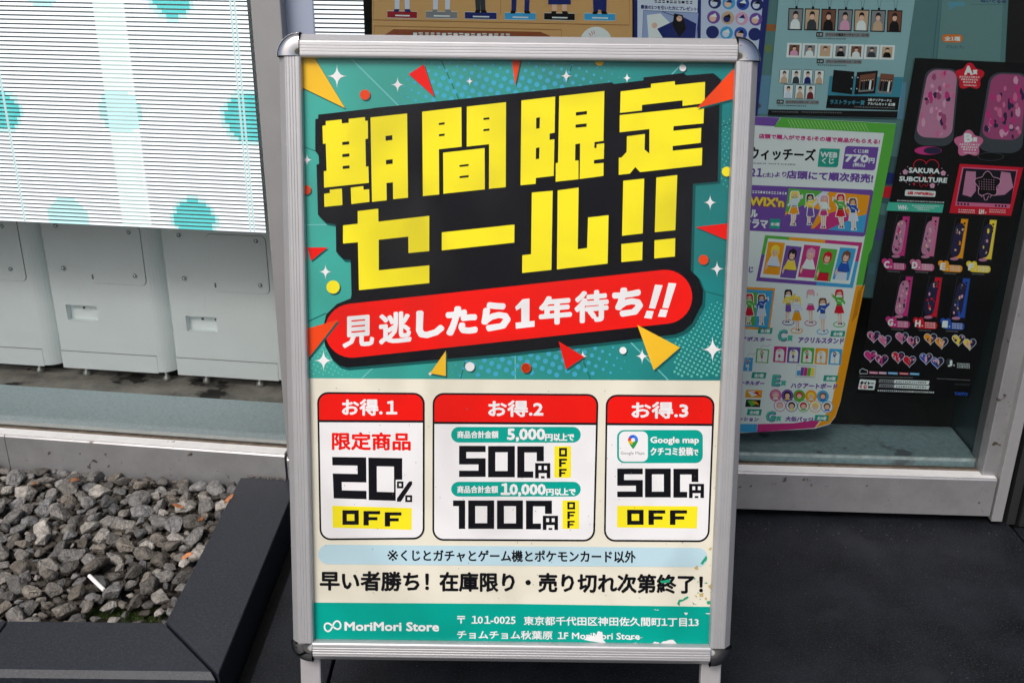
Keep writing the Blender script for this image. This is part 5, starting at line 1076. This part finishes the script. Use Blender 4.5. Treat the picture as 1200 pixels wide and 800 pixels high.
P.poly(rrect(zk3([(218, 440), (470, 452), (464, 500), (212, 490)]), .04, .2, 3), P_WH, 3); P.text('1回 770円(税込)', zk3([(236, 454), (452, 464), (448, 490), (233, 481)]), P_RED, 4, .35, 4)
P.text('~30', zk3([(150, 524), (540, 540), (539, 550), (149, 534)]), P_WH, 3)
P.poly(zk3([(78, 542), (536, 560), (522, 630), (58, 612)]), P_MINT, 3); P.text('WH', zk3([(158, 568), (226, 571), (220, 606), (154, 603)]), P_WH, 4, .4, 6); P.text('賞', zk3([(228, 588), (244, 589), (242, 606), (226, 605)]), P_WH, 4)
for j, s_ in enumerate(('~13', '~11', '~6')): P.text(s_, zk3([(272+j*20, 566+j*15), (500-j*40, 573+j*15), (498-j*40, 582+j*15), (270+j*20, 575+j*15)]), P_WH, 4, .15, 4)
P.poly(zk3([(668, 226), (1192, 256), (1092, 656), (582, 632)]), P_RED, 3); P.poly(zk3([(688, 252), (1146, 278), (1080, 592), (630, 570)]), P_PINK, 4); P.poly(zk3([(698, 262), (1136, 286), (1088, 560), (644, 540)]), pk('night', (20, 18, 34), 1), 5)
P.poly(zk3([(720, 285), (800, 290), (800, 450), (760, 500), (690, 480)]), P_ACP, 6); P.poly(zk3([(1010, 290), (1085, 300), (1110, 420), (1040, 480), (950, 490), (990, 400)]), P_ACP, 6); 
cx, cy = 897, 395
fl = [(cx+(92+16*math.cos(5*a+1.57))*math.cos(a)*1.03, cy+(92+16*math.cos(5*a+1.57))*math.sin(a)) for a in np.linspace(0, 2*math.pi, 61)[:-1]]
P.poly(zk3(fl), P_BLK, 8); P.stroke(zk3(fl), .7, P_PINKL, 9, True); P.stroke(zk3([(835, 478), (850, 500), (862, 480), (872, 525), (890, 525), (905, 490), (918, 505), (932, 480)]), .7, P_PINKL, 9)
for j in range(5):
    for i in range(7):
        if j == 0 and i < 2: continue
        P.circle(*zk3([(828+i*20, 352+j*20+i*1.2)])[0], .55, P_PINKL, 9, 5)
for i in range(4): P.circle(*zk3([(655+i*27, 556+i*1.5)])[0], 1.3, P_BLK, 6, 8); P.circle(*zk3([(966+i*27, 571+i*1.5)])[0], 1.3, P_BLK, 6, 8)
P.text('LH', zk3([(832, 602), (868, 604), (862, 638), (828, 636)]), P_WH, 4, .4, 6); P.text('賞', zk3([(872, 622), (890, 623), (888, 638), (870, 637)]), P_WH, 4)
for x in (655, 910): P.text('~8', zk3([(x, 600), (x+138, 606), (x+137, 615), (x, 609)]), P_WH, 4, .15, 4); P.text('~9', zk3([(x, 618), (x+138, 624), (x+137, 633), (x, 627)]), P_WH, 4, .15, 4)
def letter_tag(x, y, L_, c):
    P.circle(*zk2([(x+12, y+8)])[0], 3.4, c, 3, 12); P.circle(*zk2([(x+32, y+9)])[0], 3.4, c, 3.2, 12); P.poly(zk2([(x+2, y+12), (x+44, y+14), (x+26, y+40), (x+18, y+38)]), c, 3.4); P.poly(rrect(zk2([(x+22, y+13), (x+97, y+17), (x+94, y+44), (x+18, y+40)]), .14, .4, 4), c, 3.6)
    P.text(L_, zk2([(x+12, y+8), (x+30, y+9), (x+28, y+33), (x+9, y+32)]), P_WH, 5, .5, 6); P.circle(*zk2([(x+37, y+30)])[0], .9, P_WH, 5, 6)
    for j in range(3): P.text('~7', zk2([(x+47, y+16+j*8), (x+88, y+18+j*8), (x+88, y+23+j*8), (x+47, y+21+j*8)]), P_WH, 5)
    P.text('~10', zk2([(x+22, y+45), (x+72, y+48), (x+72, y+52), (x+22, y+49)]), P_GREY, 4)
cardc = {'C': (P_MAG, P_ACP), 'D': (P_PINK, P_ACP), 'E': (P_ORA, P_INK), 'F': (P_YEL, P_INK), 'G': (P_MAG, P_ACP), 'H': (P_RED, P_INK), 'I': (P_BLUE, P_INK)}
for L_, x, y, tx, ty in (('C', 160, 40, 110, 212), ('D', 275, 42, 220, 215), ('E', 388, 50, 330, 220), ('F', 500, 54, 440, 222), ('G', 172, 275, 125, 438), ('H', 286, 278, 232, 442), ('I', 395, 282, 338, 445)):
    c, c2 = cardc[L_]; q = zk2([(x+12, y), (x+62, y+3), (x+40, y+168), (x-20, y+164)]); P.stroke(q, .4, P_ACR, 2, True); P.poly([bil(q, .45, .02), bil(q, .98, .02), bil(q, .96, .95), bil(q, .42, .95)], c, 2); 
    for j in range(3): P.poly([bil(q, .68, .1+j*.08), bil(q, .82, .1+j*.08), bil(q, .82, .15+j*.08), bil(q, .68, .15+j*.08)], P_BLK, 3)
    rq = rrect([bil(q, .10, .12), bil(q, .80, .12), bil(q, .74, .92), bil(q, .06, .92)], .4, .2, 5); P.poly(rq, c2, 3.5); patches(P, rq, [c2, P_INK, c, P_PINKL, P_SKIN, P_ACR], 20, 1.5, 3.6, ord(L_)); P.circle(*bil(q, .42, .97), 5, P_ACP, 4, 14, 1.8)
    letter_tag(tx, ty, L_, c)
def heart(cx, cy, s_, c, fill):
    hp = [(cx+s_*math.sin(t_)**3, cy-s_*(.8125*math.cos(t_)-.3125*math.cos(2*t_)-.125*math.cos(3*t_)-.0625*math.cos(4*t_))) for t_ in np.linspace(0, 2*math.pi, 25)[:-1]]
    P.poly(hp, P_INK, 2); P.poly([p_ for p_ in hp if p_[0] < cx+1], fill, 3); patches(P, hp, [fill, P_SKIN, P_INK, P_PINKL], 7, 1.5, 3.1, int(cx)); P.stroke(hp, .55, P_ICE, 4, True)
for k, (x, y, c) in enumerate(((190, 190, P_PINK), (455, 200, P_PINK), (722, 210, P_ORA), (985, 222, P_YEL), (160, 372, P_MAG), (420, 382, P_RED), (682, 395, P_BLUE))):
    a, b = zk4([(x, y)])[0]; heart(a, b, 7.6, P_WH, c); a, b = zk4([(x+105, y+38)])[0]; heart(a, b, 7.6, P_WH, c)
P.circle(*zk4([(900, 430)])[0], 4, P_DKG, 2, 14); P.text('J', zk4(rect(888, 418, 922, 470)), P_WH, 5, .6, 6); P.circle(*zk4([(942, 462)])[0], .9, P_WH, 5, 6)
for j, s_ in enumerate(('~9', '~8', '~8')): P.text(s_, zk4([(970, 440+j*17), (1092, 446+j*17), (1091, 457+j*17), (969, 451+j*17)]), P_WH, 4)
P.stroke(zk4([(62, 540), (60, 510), (85, 492), (112, 505), (134, 512), (132, 540)]), .6, P_WH, 3, True)
for x0, x1, c, s_ in ((150, 232, P_PINK, ''), (240, 312, P_PINKL, ''), (325, 418, P_CYAN, ''), (430, 520, P_RED, ''), (530, 620, P_CYAN, '')): P.poly(zk4([(x0, 514+x0*.03), (x1, 516+x1*.03), (x1-3, 538+x1*.03), (x0-3, 536+x0*.03)]), c, 3); P.poly(zk4([(x0+6, 522+x0*.03), (x1-8, 523+x1*.03), (x1-9, 529+x1*.03), (x0+5, 528+x0*.03)]), P_WH, 4)
P.text('~40', zk4([(58, 562), (558, 574), (558, 584), (58, 572)]), P_GREY, 3)
P.poly(rrect(zk4([(62, 592), (212, 602), (196, 694), (42, 686)]), .06, .1, 3), P_WH, 3); P.text('タイトー', zk4([(68, 612), (192, 620), (188, 645), (64, 638)]), P_BLK, 4, .5, 6); P.text('くじ', zk4([(62, 646), (128, 650), (122, 678), (56, 674)]), P_RED, 4, .5, 6); P.poly(zk4([(138, 655), (186, 658), (182, 678), (134, 675)]), P_BLK, 4)
for y0, s1, s2 in ((596, '~6', '~14'), (640, '~6', '~13')):
    P.poly(zk4([(242, y0-4), (384, y0+1), (380, y0+32), (236, y0+28)]), P_GREY, 3); P.text(s1, zk4([(256, y0+8), (368, y0+11), (366, y0+24), (254, y0+21)]), P_BLK, 4, .1, 4); P.poly(zk4([(386, y0+1), (714, y0+12), (704, y0+48), (380, y0+33)]), P_WH, 3); P.text(s2, zk4([(396, y0+13), (686, y0+22), (684, y0+36), (394, y0+27)]), P_BLK, 4, .1, 4)
P.text('~28', zk4([(224, 690), (758, 708), (757, 724), (223, 706)]), P_WH, 3, .1, 4); P.text('TAITO', zk4([(950, 714), (1072, 720), (1070, 746), (948, 740)]), P_BLUE, 3, .3, 6)
P.text('~26', zk4([(780, 582), (1094, 598), (1094, 606), (780, 590)]), P_GREY, 3); P.text('~9', zk4([(950, 630), (1090, 636), (1090, 655), (950, 648)]), P_DKG, 3)
fin(P, 'print', sh)
